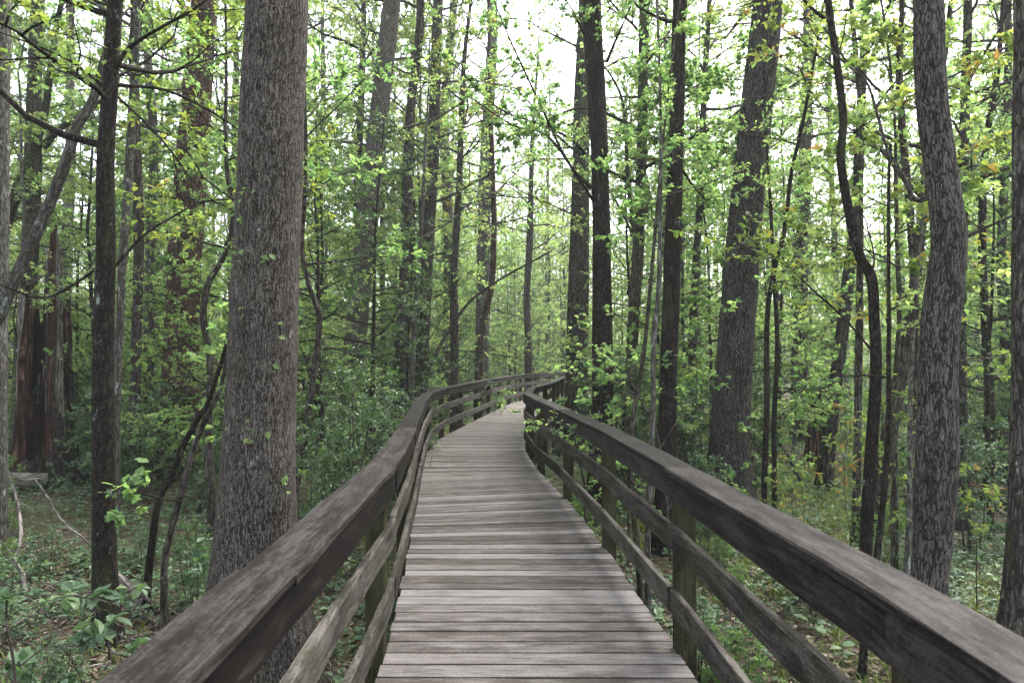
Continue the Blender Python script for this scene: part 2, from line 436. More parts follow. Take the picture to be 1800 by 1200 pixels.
# ------------------------------------------------------------------ boardwalk
PAIRS = np.array([  # left x,y  right x,y of the deck edges (seen from the camera)
    (-.62, -2.2, 1.07, -2.2), (-.64, 1.0, 1.06, 1.0), (-.67, 2.6, 1.03, 2.55), (-.74, 4.0, .97, 4.0), (-.90, 5.9, .86, 5.9),
    (-1.00, 6.80, .78, 6.98), (-1.10, 7.75, .69, 8.10), (-1.30, 9.8, .45, 10.1), (-1.46, 11.4, .34, 11.3), (-1.56, 12.8, .25, 12.8),
    (-1.57, 14.3, .28, 14.3), (-1.42, 15.8, .46, 15.5), (-1.22, 17.4, .72, 16.8), (-.95, 19.6, 1.05, 18.6), (-.45, 23.4, 1.45, 21.9),
    (.05, 26.6, 1.85, 24.6), (.75, 29.3, 2.65, 27.4), (2.1, 32.6, 3.9, 30.9), (4.6, 37.0, 6.1, 35.7), (8.0, 41.4, 8.9, 39.7),
    (12.5, 43.0, 12.8, 41.2), (19, 43.6, 19.1, 41.8), (30, 43.8, 30, 42.0)], float)
PR = catmull(PAIRS, 10)
Lx, Rx = PR[:, :2], PR[:, 2:]
mid = (Lx + Rx) / 2
PITCHP = 0.155
smid = np.r_[0, np.cumsum(np.linalg.norm(np.diff(mid, axis=0), axis=1))]
g = np.random.default_rng(5)
npl = int(smid[-1] / PITCHP)
sb = np.linspace(0, smid[-1], npl + 1)
sb[1:-1] += g.normal(0, 0.004, npl - 1)
LB = np.stack([np.interp(sb, smid, Lx[:, k]) for k in (0, 1)], 1)
RB = np.stack([np.interp(sb, smid, Rx[:, k]) for k in (0, 1)], 1)
mb = MB()
for q in range(npl):
    a, b, c, d = LB[q], RB[q], RB[q + 1], LB[q + 1]
    along = nrm(b - a); fw = nrm(((d - a) + (c - b)) / 2)
    gap = g.uniform(0.0060, 0.0100)
    e0, e1 = g.uniform(-.012, .012, 2)
    P4 = [a + fw * gap - along * e0, b + fw * gap + along * e1, c - fw * gap + along * e1, d - fw * gap - along * e0]
    z0, z1 = g.normal(0, 0.0018, 2); crown = g.uniform(0, 0.0015)
    Ln = np.linalg.norm(b - a); Wd = np.linalg.norm(d - a)
    # section across the board: 6 points, top slightly eased at the edges; three stations along it
    st = np.linspace(0, 1, 5); bow = g.normal(0, 0.002, 5); bow[0] = bow[-1] = 0
    prof = [(0, -.038), (0, -.016), (0, -.0025), (.014, 0), (.5, crown), (.986, 0), (1, -.0025), (1, -.016), (1, -.038)]
    V, CO = [], []
    ro = g.uniform(0, 60, 3)
    for u, bo in zip(st, bow):
        A = P4[0] * (1 - u) + P4[1] * u; B = P4[3] * (1 - u) + P4[2] * u
        for v, dz in prof:
            xy = A * (1 - v) + B * v + fw * bo
            V.append((xy[0], xy[1], z0 * (1 - u) + z1 * u + dz)); CO.append((u * Ln + ro[0], v * Wd + ro[1], dz + ro[2]))
    k = len(prof)
    fc = [[s * k + e, (s + 1) * k + e, (s + 1) * k + e + 1, s * k + e + 1] for s in range(4) for e in range(k - 1)]
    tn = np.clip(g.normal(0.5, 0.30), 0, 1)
    tv = np.tile(np.array([0, 0, .25, 1, 1, 1, .25, 0, 0]), 5) * tn  # darker sides: edge grime plus gap shade put into the tint
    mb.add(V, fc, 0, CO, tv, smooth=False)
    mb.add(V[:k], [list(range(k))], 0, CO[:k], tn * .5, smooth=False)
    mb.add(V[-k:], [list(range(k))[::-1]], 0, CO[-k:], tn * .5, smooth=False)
    if sb[q] < 22:
        for u in (.045, .36, .66, .955):
            for v in (.25, .72):
                A = (P4[0] * (1 - u) + P4[1] * u) * (1 - v) + (P4[3] * (1 - u) + P4[2] * u) * v + g.normal(0, .006, 2)
                th = np.linspace(0, 6.283, 7)[:-1]; r = .0038
                mb.add(np.stack([A[0] + r * np.cos(th), A[1] + r * np.sin(th), np.full(6, z0 * (1 - u) + z1 * u + .0016)], 1), [list(range(6))], 1)
deck = mb.build('boardwalk', [M['deck'], M['nail']])
tag(deck, 'curving footpath of weathered grey cross planks raised above the forest floor', None, None, 'structure')


def offset_line(P, off):
    T = nrm(np.gradient(P, axis=0)); N = np.stack([-T[:, 1], T[:, 0]], 1)
    return P + N * off


def board(line, s, s0, s1, o_in, o_out, z0, z1, sgn, name, m, parent, g, ease=.006, warp=.004):
    """a timber swept along the rail line from s0 to s1; o_in/o_out: distance outward from the inner rail line"""
    q = np.arange(s0, s1, 0.18); q = np.r_[q[q < s1 - 0.05], s1]
    base = np.stack([np.interp(q, s, line[:, k]) for k in (0, 1)], 1)
    T = nrm(np.gradient(base, axis=0)); N = np.stack([-T[:, 1], T[:, 0]], 1) * sgn
    e = ease
    prof = [(o_in + e, z0), (o_in, z0 + e), (o_in, z1 - e), (o_in + e, z1), (o_out - e, z1), (o_out, z1 - e), (o_out, z0 + e), (o_out - e, z0)]
    ph = g.uniform(0, 6.28, 4); ro = g.uniform(0, 60, 3); tn = np.clip(g.normal(.5, .22), 0, 1)
    dz = g.normal(0, .003) + warp * np.sin(q * 1.3 + ph[0]); dn = g.normal(0, .002) + warp * np.sin(q * 1.7 + ph[1])
    k = len(prof); V, CO = [], []
    for i in range(len(q)):
        for (o, z) in prof:
            rag = .0016 * math.sin(q[i] * 31 + z * 400 + ph[2]) + .0012 * math.sin(q[i] * 77 + o * 300)
            xy = base[i] + N[i] * (o + dn[i] + rag)
            V.append((xy[0], xy[1], z + dz[i] + rag)); CO.append((q[i] + ro[0], o * (1 if sgn > 0 else -1) + ro[1], z + ro[2]))
    fc = [[i * k + a, i * k + (a + 1) % k, (i + 1) * k + (a + 1) % k, (i + 1) * k + a] for i in range(len(q) - 1) for a in range(k)]
    if sgn < 0:
        fc = [f[::-1] for f in fc]
    mb = MB(); mb.add(V, fc, 0, CO, tn, smooth=False)
    mb.add(V[:k], [list(range(k))], 0, CO[:k], tn * .6, smooth=False); mb.add(V[-k:], [list(range(k))[::-1]], 0, CO[-k:], tn * .6, smooth=False)
    return mb.build(name, [m], parent)


def railing(edge, sgn, label, seed, cuts0, post0):
    g = np.random.default_rng(seed)
    line, s = resample(edge, 0.15)
    k = 7; pad = np.vstack([np.repeat(line[:1], k, 0), line, np.repeat(line[-1:], k, 0)])
    line = np.stack([np.convolve(pad[:, c], np.ones(2 * k + 1) / (2 * k + 1), 'valid') for c in (0, 1)], 1)
    line = offset_line(line, -0.05 * sgn)                    # rails sit inside the deck edge
    s = np.r_[0, np.cumsum(np.linalg.norm(np.diff(line, axis=0), axis=1))]
    rt = empty('wooden_railing'); tag(rt, label, 'railing', 'wooden railings of the boardwalk')
    PS = 2.2
    posts = np.arange(post0, s[-1] - .2, PS)
    kn = np.unique(np.r_[0, posts, s[-1]])
    line = np.stack([np.interp(s, kn, np.interp(kn, s, line[:, c])) for c in (0, 1)], 1)
    s = np.r_[0, np.cumsum(np.linalg.norm(np.diff(line, axis=0), axis=1))]
    ends = s[-1]
    # boards run over two or three bays and butt at the posts
    def runs(start):
        c = [0.0]; q = start
        while q < ends - 1.2:
            c.append(q); q += PS * g.choice([1, 2, 2])
        return c + [ends]
    c = runs(cuts0)
    for a, b in zip(c[:-1], c[1:]):
        board(line, s, a + .0015, b - .0015, -.016, .165, 1.033, 1.070, sgn, 'handrail', M['cap'], rt, g)
    c = runs(cuts0 + (PS if g.random() < .5 else 0))
    for a, b in zip(c[:-1], c[1:]):
        board(line, s, a + .002, b - .002, 0, .038, .890, 1.029, sgn, 'fascia_rail', M['cap'], rt, g)
    for zz in ((.600, .738), (.225, .363)):
        c = runs(cuts0 + PS * g.integers(0, 2))
        for a, b in zip(c[:-1], c[1:]):
            board(line, s, a + .003, b - .003, 0, .038, zz[0], zz[1], sgn, 'guard_rail', M['rail'], rt, g)
    T = nrm(np.gradient(line, axis=0))
    for p in posts:
        c0 = np.array([np.interp(p, s, line[:, k]) for k in (0, 1)]); t = nrm(np.array([np.interp(p, s, T[:, k]) for k in (0, 1)]))
        n = np.array([-t[1], t[0]]) * sgn
        mb = MB(); hw = .058; o0, o1 = .0385, .150; ro = g.uniform(0, 50, 3)
        zb = float(gz(*c0)) - .3
        e = .007
        prof = [(-hw + e, o0), (hw - e, o0), (hw, o0 + e), (hw, o1 - e), (hw - e, o1), (-hw + e, o1), (-hw, o1 - e), (-hw, o0 + e)]
        V, CO = [], []
        zs = np.r_[np.linspace(zb, 1.0, 8), 1.031]
        for z in zs:
            for a, o in prof:
                xy = c0 + t * a + n * o; V.append((xy[0], xy[1], z)); CO.append((z + ro[0], a + ro[1], o + ro[2]))
        fc = [[i * 8 + a, i * 8 + (a + 1) % 8, (i + 1) * 8 + (a + 1) % 8, (i + 1) * 8 + a] for i in range(len(zs) - 1) for a in range(8)]
        if sgn < 0:
            fc = [f[::-1] for f in fc]
        mb.add(V, fc, 0, CO, g.uniform(.2, .8), smooth=False); mb.add(V[-8:], [list(range(8))], 0, CO[-8:], .5, smooth=False)
        mb.build('post', [M['post']], rt)
    return rt


railing(Lx, +1, 'long wooden railing on the outer side of the bend, weathered grey inner face', 21, 1.75, 1.75 + 2.2 * 2 - .2)
railing(Rx, -1, 'long wooden railing on the inner side of the bend, dark inner face', 22, 1.55, 3.75)
# joists and bearers under the planks
mb = MB(); g = np.random.default_rng(8)
for w in (.03, .36, .66, .97):
    P = (Lx * (1 - w) + Rx * w); P, q = resample(P, .6)
    T = nrm(np.gradient(P, axis=0)); N = np.stack([-T[:, 1], T[:, 0]], 1)
    V, CO = [], []
    for i in range(len(P)):
        for o, z in ((-.02, -.042), (.02, -.042), (.02, -.24), (-.02, -.24)):
            xy = P[i] + N[i] * o; V.append((*xy, z)); CO.append((q[i], o, z))
    fc = [[i * 4 + a, i * 4 + (a + 1) % 4, (i + 1) * 4 + (a + 1) % 4, (i + 1) * 4 + a] for i in range(len(P) - 1) for a in range(4)]
    mb.add(V, fc, 0, CO, .5, smooth=False)
jo = mb.build('joist', [M['joist']], deck)

DECKMID = mid


def deck_dist(x, y):
    return np.min(np.hypot(DECKMID[:, 0] - x, DECKMID[:, 1] - y))


# ------------------------------------------------------------------ trees
LEAF = {
    'spring': dict(size=.068, kind='diamond', asp=.55, t0=.2),
    'spring_far': dict(size=.095, kind='diamond', asp=.6, t0=.2),
    'maple': dict(size=.066, kind='maple', asp=.95, t0=.3, droop=.35),
    'yellow': dict(size=.075, kind='oval', asp=.42, t0=.4, droop=.15),
    'holly': dict(size=.050, kind='diamond', asp=.55, t0=.1, jit=.7),
    'broad': dict(size=.075, kind='oval', asp=.62, t0=.3, jit=.25, droop=.1),
}


def smooth_trunk(P, R, per):
    Q = catmull(np.column_stack([P, R]), per)
    return Q[:, :3], np.maximum(Q[:, 3], 0.004)


def hero(name, label, cat, Y, trace, bk, H=16.0, sides=24, flare=.45, crown=None, limbs=(), group=None, seed=1, lump=.05, leafm='leaf_spring', per=10, wy=.06):
    """a tree standing at depth Y whose outline was measured at several heights: trace = (px, py, width px)"""
    g = np.random.default_rng(seed)
    tr = sorted(trace, key=lambda a: -a[1])
    P = np.array([at_depth(a[0], a[1], Y) for a in tr]); R = np.array([a[2] / 2 / F * Y for a in tr])
    zg = float(gz(P[0][0], Y))
    if P[0][2] > zg:
        low = np.array([P[0][0] + (P[0][0] - P[1][0]) * .15, Y, zg])
        P = np.vstack([low, P]); R = np.r_[R[0] * 1.04, R]
    P = np.vstack([P[0] + [0, 0, -.25], P]); R = np.r_[R[0] * 1.02, R]
    if H:
        d = P[-1] - P[-3]; d = d / np.linalg.norm(d); d[0] *= .7
        while P[-1][2] < H - .1:
            step = min(1.6, H - P[-1][2]); fr = 1 - step / max(H - P[-1][2] + .6, step * 1.02)
            d = nrm(d + np.r_[g.normal(0, .03, 2), .05])
            P = np.vstack([P, P[-1] + d * step]); R = np.r_[R, max(R[-1] * max(fr, .55), .012)]
    w = g.normal(0, wy, len(P)); w[:2] = 0; P[:, 1] += np.cumsum(w) * .4
    base = np.array([P[1][0], Y, zg]); P = P - base
    TP, TR = smooth_trunk(P, R, per)
    fl = np.exp(-np.maximum(TP[:, 2], 0) / (.9 * R[1] + .12))
    TR2 = TR * (1 + flare * .55 * fl)
    rt = empty(name, base); tag(rt, label, cat, group)
    mb = MB(); tube(mb, TP, TR2, sides, 0, lump, seed, lobes=flare * .35 * fl)
    mb.build('trunk', [M[bk]], rt)
    if crown or limbs:
        mb = MB()
        if crown:
            grow(mb, TP, TR, g=g, **crown)
            mb.build('crown', [M[bk], M[leafm]], rt)
        for lim in limbs:
            tr, wpx, dy, leafy = lim[:4]
            LP = np.array([at_depth(a, b, Y) + [0, dy * (k / (len(tr) - 1)), 0] for k, (a, b) in enumerate(tr)]) - base
            LR = np.linspace(wpx, max(wpx * .3, 1.6), len(tr)) / 2 / F * Y
            Q, QR = smooth_trunk(LP, LR, 5)
            m2, mb = MB(), MB(); tube_into(m2, Q, QR, seed); br = m2.build('branch', [M[bk]], rt)
            if leafy:
                lf = dict(lim[4]) if len(lim) > 4 else dict(LEAF['maple'])
                p, d, k, tt = spawn(Q[None], int(leafy), .25, 1, .8, .5, g)
                l2 = g.uniform(.35, 1.0, len(p)) * (1.15 - .5 * tt)
                b2 = shoots(p, d, l2, 5, .14, .0, g); tubes(mb, b2, np.full((len(p), 1), .006) * np.linspace(1, .4, 5)[None], 3, 0)
                p, d, k3, tt = spawn(b2, 4, .2, 1, .8, .4, g)
                b3 = shoots(p, d, np.maximum(l2[k3] * .4, .1), 4, .12, 0, g); tubes(mb, b3, np.full((len(p), 4), .0022), 3, 0)
                leaves_on(mb, b3, 8, g=g, mat=1, **lf)
                mb.build('foliage', [M[bk], M[leafm]], br)
    return rt


def tube_into(mb, Q, QR, seed):
    tube(mb, Q, QR, 6, 0, .04, seed)


def ovr(name, **k):
    d = dict(LEAF[name]); d.update(k); return d


hi_crown = dict(lo=8.5, hi=15.5, nb=18, blen=3.6, elev=(.25, .9), sub=5, twig=4, per=7, leaf=ovr('spring_far'))
lo_crown = dict(lo=4.2, hi=9.5, nb=16, blen=2.2, elev=(.15, .8), sub=5, twig=4, per=8, leaf=ovr('spring'))

# --- the trees one can tell apart, measured on the photograph
hero('hardwood_tree', 'thickest straight trunk, grey-brown bark with vine leaves, close beside the outer railing', 'tree', 5.0,
     [(462, 1110, 160), (450, 1000, 142), (456, 800, 124), (463, 600, 117), (470, 400, 111), (478, 200, 108), (487, 0, 106)], 'bark_grey', 22, 64, .75, hi_crown, seed=31, lump=.022, per=26, wy=.0)
hero('slender_tree', 'dark lichen-spotted straight trunk rising from fallen twigs, left of the thickest trunk', 'tree', 5.9,
     [(189, 1120, 46), (184, 1000, 40), (182, 850, 36), (182, 600, 33), (188, 450, 31), (191, 300, 29), (196, 150, 26), (206, 0, 25)], 'bark_dark', 14, 24, .35, lo_crown,
     limbs=[([(200, 470), (232, 405), (262, 365), (300, 328), (355, 312), (420, 300)], 6, 1.0, 0), ([(203, 150), (268, 145), (322, 162), (372, 190), (420, 226)], 7, .6, 5, ovr('yellow')),
            ([(202, 125), (236, 96), (300, 70), (372, 45), (432, 12)], 9, -.4, 6, ovr('yellow')), ([(190, 160), (150, 125), (112, 112), (72, 104)], 6, -.5, 0),
            ([(200, 165), (240, 205), (275, 250), (305, 300), (335, 335)], 5, .5, 5, ovr('yellow', size=.075)), ([(172, 470), (150, 505), (120, 530), (60, 505), (0, 490)], 6, -.7, 0)],
     seed=32, lump=.04, per=14, leafm='leaf_yellow')
hero('pine_tree', 'pine with red-brown scaly plated bark behind the thickest trunk', 'tree', 14.5,
     [(318, 830, 72), (320, 740, 63), (320, 600, 57), (330, 400, 54), (346, 200, 50), (362, 0, 42)], 'bark_pine', 24, 36, .4, dict(hi_crown, lo=8, hi=23, nb=28, per=9), seed=33, lump=.03, per=14)
hero('hardwood_tree', 'pale grey trunk cut off by the photo edge, behind the forked mossy tree', 'tree', 9.0,
     [(-14, 900, 44), (-10, 600, 38), (-5, 300, 34), (0, 0, 30)], 'bark_pale', 18, 24, .4, hi_crown, seed=34, per=10)
hero('forked_tree', 'forked tree with a dark mossy limb curving across a greyer upright stem', 'tree', 14.8,
     [(36, 840, 34), (40, 650, 29), (50, 480, 27), (57, 300, 26), (63, 150, 23), (66, 0, 21)], 'bark_moss', 14, 20, .3, lo_crown,
     limbs=[([(-40, 520), (-5, 450), (22, 375), (48, 315), (72, 262), (92, 205), (104, 140), (118, 60), (142, -30)], 25, -.4, 0),
            ([(76, 260), (98, 225), (128, 200), (150, 180), (172, 150)], 14, .4, 4, ovr('maple'))], seed=35, leafm='leaf_maple', per=10)
hero('leaning_tree', 'pale lichen-covered stem leaning in front of the broken rotten snag', 'tree', 7.6,
     [(-30, 640, 22), (5, 545, 21), (40, 460, 20), (80, 375, 19), (112, 300, 18), (140, 225, 16), (172, 150, 14)], 'bark_pale', 9, 16, .1,
     dict(lo_crown, lo=5.5, hi=8.5, nb=9), seed=36, leafm='leaf_maple', per=8)
hero('hardwood_tree', 'grey trunk whose stem slants up to the right beside the holly thicket', 'tree', 18.0,
     [(618, 745, 46), (621, 660, 41), (628, 560, 38), (645, 400, 37), (662, 250, 35), (676, 120, 32), (690, 0, 30)], 'bark_grey', 26, 28, .3, dict(hi_crown, lo=7, hi=24, nb=30, per=9), seed=37, lump=.03)
hero('hardwood_tree', 'dark trunk right beside the slim white stem behind the outer railing', 'tree', 21.0,
     [(738, 720, 30), (742, 600, 27), (750, 450, 25), (760, 300, 22), (766, 150, 20), (771, 0, 17)], 'bark_mid', 24, 18, .3, dict(hi_crown, lo=6.5, hi=23, nb=30, per=9), seed=38)
hero('birch_like_tree', 'slim whitish stem leaning a little behind the outer railing before its bend', 'tree', 15.5,
     [(722, 720, 11), (725, 640, 10), (729, 560, 9), (736, 470, 8), (742, 380, 7)], 'bark_pale', 9, 12, .2, dict(lo_crown, lo=5, hi=8.5, nb=9), seed=39)
hero('hardwood_tree', 'pale trunk seen above the holly thicket, standing deep beyond the bend', 'tree', 30.0,
     [(846, 690, 26), (850, 500, 25), (852, 350, 23), (858, 200, 21), (866, 60, 18)], 'bark_pale', 26, 18, .3, dict(hi_crown, lo=8, hi=25, nb=30, per=10), seed=40)
hero('hardwood_tree', 'twin-stemmed pale tree standing deep in the wood left of the bend', 'tree', 26.0,
     [(790, 680, 22), (788, 500, 20), (786, 350, 18), (780, 200, 17), (790, 90, 15), (798, 0, 13)], 'bark_pale', 25, 18, .3, dict(hi_crown, lo=8, hi=24, nb=30, per=10), seed=41)
hero('hardwood_tree', 'smooth grey-brown trunk touching the inner railing where the path turns', 'tree', 19.0,
     [(1011, 770, 52), (1013, 700, 42), (1015, 600, 39), (1018, 450, 35), (1021, 300, 31), (1024, 150, 28), (1028, 40, 25)], 'bark_mid', 24, 32, .5, dict(hi_crown, lo=6.5, hi=23, nb=30, per=9), seed=42, lump=.025)
hero('hardwood_tree', 'blackish straight trunk with pale specks directly behind the inner railing', 'tree', 11.0,
     [(1050, 900, 46), (1055, 800, 40), (1059, 650, 36), (1058, 480, 33), (1055, 300, 31), (1047, 150, 32), (1038, 0, 33)], 'bark_dark', 19, 30, .4,
     dict(hi_crown, lo=9, hi=18), limbs=[([(1046, 335), (1012, 312), (985, 280), (950, 215), (915, 150), (890, 105), (872, 70)], 6, -1.2, 16), ([(1050, 365), (1010, 320), (958, 268), (900, 264), (838, 238)], 6, -1.6, 16),
     ([(1050, 300), (1000, 268), (940, 262), (880, 262), (820, 225)], 5, -2.4, 15), ([(1044, 90), (1020, 60), (1005, 40), (985, 20)], 6, -.5, 14, ovr('holly', size=.07)), ([(1066, 110), (1082, 75), (1100, 40)], 6, -.5, 14, ovr('holly', size=.07))],
     seed=43, leafm='leaf_maple', per=12)
hero('hardwood_tree', 'dark straight trunk with a bare limb high up, right of the black trunk', 'tree', 8.6,
     [(1166, 975, 42), (1170, 850, 36), (1174, 700, 32), (1180, 500, 29), (1187, 300, 27), (1192, 150, 25), (1196, 0, 25)], 'bark_dark', 17, 28, .35,
     dict(hi_crown, lo=8, hi=16), limbs=[([(1186, 35), (1170, 48), (1140, 48), (1110, 44), (1080, 36)], 8, -.6, 4, ovr('holly', size=.07)), ([(1186, 440), (1150, 400), (1125, 380), (1100, 390)], 4, -.5, 9), ([(1200, 300), (1230, 320), (1262, 335), (1290, 352)], 5, .8, 3)],
     seed=44, leafm='leaf_maple', per=12)
hero('slender_tree', 'moss-green slim trunk between the two darkest trunks, sending up a forked side stem', 'tree', 14.0,
     [(1104, 830, 25), (1107, 700, 22), (1113, 560, 21), (1120, 450, 20), (1126, 300, 19), (1129, 150, 18), (1131, 0, 17)], 'bark_moss', 17, 18, .3, dict(lo_crown, lo=6, hi=15, nb=24, blen=3),
     limbs=[([(1116, 412), (1108, 370), (1100, 325), (1095, 260), (1088, 200), (1068, 160), (1040, 132)], 9, -.8, 22), ([(1115, 420), (1085, 375), (1060, 350), (1040, 345)], 5, -1.2, 8),
            ([(1122, 400), (1145, 345), (1140, 290), (1150, 230)], 6, .5, 10)], seed=45, leafm='leaf_maple')
hero('hardwood_tree', 'stout grey trunk leaning away from the path beyond the inner railing', 'tree', 10.9,
     [(1279, 900, 86), (1281, 800, 70), (1287, 700, 64), (1294, 600, 61), (1305, 450, 59), (1318, 300, 57), (1334, 150, 54), (1350, 0, 51)], 'bark_furrow', 23, 48, .55, hi_crown,
     limbs=[([(1372, 115), (1400, 120), (1430, 128), (1460, 152)], 4, .5, 3)], seed=46, lump=.025, per=16, wy=.0)
hero('hardwood_tree', 'S-curved trunk with deep furrowed grey bark right behind the dark handrail', 'tree', 5.0,
     [(1632, 1190, 60), (1632, 1040, 56), (1640, 940, 60), (1646, 800, 66), (1649, 660, 60), (1654, 560, 62), (1664, 470, 59), (1667, 410, 56), (1656, 310, 52), (1640, 200, 51), (1634, 100, 49), (1633, 0, 48)],
     'bark_furrow', 14, 48, .35, hi_crown, limbs=[([(1655, 130), (1680, 165), (1692, 195), (1684, 215), (1670, 222)], 11, .5, 0), ([(1640, 345), (1622, 345), (1612, 290), (1597, 235), (1575, 110), (1550, 65), (1500, 0)], 9, .6, 5, ovr('yellow'))],
     seed=47, lump=.03, per=16, wy=.0, leafm='leaf_yellow')
hero('hardwood_tree', 'dark trunk at the very edge of view, lowest part hidden by the dark handrail', 'tree', 5.6,
     [(1800, 1120, 56), (1803, 950, 46), (1806, 700, 42), (1804, 450, 38), (1803, 200, 34), (1800, 0, 30)], 'bark_mid', 16, 28, .4, hi_crown, seed=48)
hero('slender_tree', 'straight dark trunk half hidden behind the S-curved trunk', 'tree', 10.0,
     [(1690, 930, 30), (1692, 780, 26), (1694, 650, 22), (1697, 500, 19), (1702, 300, 17), (1708, 100, 15), (1710, 0, 14)], 'bark_mid', 14, 20, .35, lo_crown, seed=49)
hero('crooked_tree', 'crooked dark thin stem bending back and forth before a bright gap of sky', 'tree', 6.6,
     [(1518, 1120, 23), (1522, 960, 21), (1532, 800, 20), (1538, 650, 19), (1534, 560, 18), (1528, 490, 18), (1508, 452, 17), (1488, 400, 16), (1472, 335, 15), (1465, 285, 14), (1470, 215, 13), (1457, 110, 12), (1440, 0, 11)], 'bark_dark', 9, 18, .3,
     dict(lo_crown, lo=5.5, hi=8.5, nb=9), limbs=[([(1536, 620), (1500, 560), (1450, 500), (1400, 440), (1340, 405), (1290, 385)], 5, .8, 9, ovr('yellow')), ([(1466, 120), (1440, 70), (1420, 20)], 5, .4, 3, ovr('yellow')), ([(1530, 500), (1560, 440), (1565, 360)], 5, .5, 6, ovr('yellow'))],
     seed=50, leafm='leaf_yellow')
hero('slender_tree', 'thin upright pole-like stem in the bright gap beside the crooked stem', 'tree', 9.0,
     [(1504, 930, 14), (1506, 700, 13), (1508, 560, 12), (1510, 350, 10), (1511, 200, 9), (1497, 0, 8)], 'bark_mid', 10, 14, .2, dict(lo_crown, lo=6, hi=9.5, nb=8), seed=51)
hero('slender_tree', 'slim stem with a kink just left of the S-curved trunk', 'tree', 8.2,
     [(1600, 940, 17), (1604, 760, 15), (1606, 560, 14), (1602, 400, 13), (1592, 260, 12), (1580, 120, 11), (1588, 0, 9)], 'bark_mid', 10, 14, .2, dict(lo_crown, lo=5, hi=9.5, nb=9), seed=52, leafm='leaf_yellow')
hero('leaning_tree', 'brown trunk leaning toward the S-curved trunk, foot among yellowish saplings', 'tree', 9.2,
     [(1538, 910, 27), (1552, 830, 25), (1570, 740, 24), (1586, 650, 23), (1598, 570, 21), (1612, 470, 18)], 'bark_mid', 9, 18, .3, dict(lo_crown, lo=4.5, hi=8.5, nb=10), seed=53)
hero('hardwood_tree', 'dark slanting trunk close behind the reddish rotten stump', 'tree', 13.5,
     [(1448, 845, 27), (1458, 760, 24), (1468, 680, 23), (1478, 600, 22), (1490, 500, 20), (1504, 380, 18)], 'bark_mid', 16, 18, .35, dict(lo_crown, lo=7, hi=15, blen=3), seed=54)
hero('slender_tree', 'thin stem bending outward above, the nearer of two beside the stout grey trunk', 'tree', 9.0,
     [(1345, 865, 10), (1348, 720, 10), (1350, 560, 9), (1366, 470, 8), (1384, 400, 8), (1398, 300, 7), (1420, 200, 6)], 'bark_dark', 7, 12, .2, dict(lo_crown, lo=4.6, hi=6.6, nb=4, blen=1.2), seed=55)
hero('slender_tree', 'thinnest upright stem beside the stout grey trunk', 'tree', 9.6,
     [(1362, 885, 9), (1364, 740, 9), (1368, 600, 8), (1362, 480, 7), (1358, 380, 6)], 'bark_dark', 7, 12, .2, dict(lo_crown, lo=4.6, hi=6.6, nb=4, blen=1.2), seed=56)
hero('slender_tree', 'thin mossy stem just behind the inner railing, nearer of two below the dark trunks', 'tree', 6.4,
     [(1125, 1040, 12), (1118, 950, 11), (1108, 840, 10), (1112, 740, 9), (1128, 640, 8), (1140, 520, 7)], 'bark_moss', 5.5, 12, .2, dict(lo_crown, lo=3.8, hi=5.2, nb=4, blen=.9, leaf=ovr('spring', size=.05)), seed=57, leafm='leaf_maple')
hero('slender_tree', 'thin pale stem just behind the inner railing beneath the bare-limbed trunk', 'tree', 6.2,
     [(1139, 1070, 12), (1138, 950, 11), (1142, 830, 10), (1147, 720, 9), (1147, 600, 9), (1156, 480, 8)], 'bark_pale', 6, 12, .2, dict(lo_crown, lo=3.9, hi=5.6, nb=4, blen=1.0, leaf=ovr('spring', size=.05)), seed=58, leafm='leaf_maple')
hero('slender_tree', 'thin dark stem showing under the dark handrail', 'tree', 5.2, [(1513, 1215, 14), (1520, 1120, 13), (1540, 960, 11), (1560, 820, 9), (1566, 700, 8)], 'bark_dark', 3.4, 12, .2, dict(lo_crown, lo=2.2, hi=3.3, nb=3, blen=.5, sub=3, twig=2, per=4, leaf=ovr('spring', size=.05)), seed=59)
hero('sapling', 'thin sapling curving up beside the thickest trunk with pale maple leaves', 'sapling', 5.6,
     [(292, 1000, 12), (300, 940, 11), (318, 860, 11), (330, 800, 10), (352, 745, 10), (376, 690, 8), (388, 640, 7)], 'bark_mid', 3.0, 12, .2, dict(lo_crown, lo=2.3, hi=3, nb=3, blen=.5, sub=3, twig=2, per=3, leaf=ovr('maple', size=.07)),
     limbs=[([(328, 870), (345, 862), (362, 860)], 3, -.3, 1, ovr('maple', size=.07)), ([(325, 880), (308, 872), (292, 868)], 3, -.3, 1, ovr('maple', size=.07))], seed=60, leafm='leaf_maple')
hero('sapling', 'dark bent sapling behind the pale-leaved one left of the thickest trunk', 'sapling', 6.6,
     [(258, 1020, 14), (268, 950, 13), (280, 880, 12), (300, 830, 11), (322, 780, 10), (350, 730, 9), (372, 680, 8)], 'bark_dark', 3.2, 12, .2, dict(lo_crown, lo=2.3, hi=3.1, nb=3, blen=.5, sub=3, twig=2, per=3, leaf=ovr('maple', size=.07)), seed=61, leafm='leaf_maple')
PALE = dict(size=.060, kind='oval', asp=.68, t0=.35, jit=.3, droop=.05)
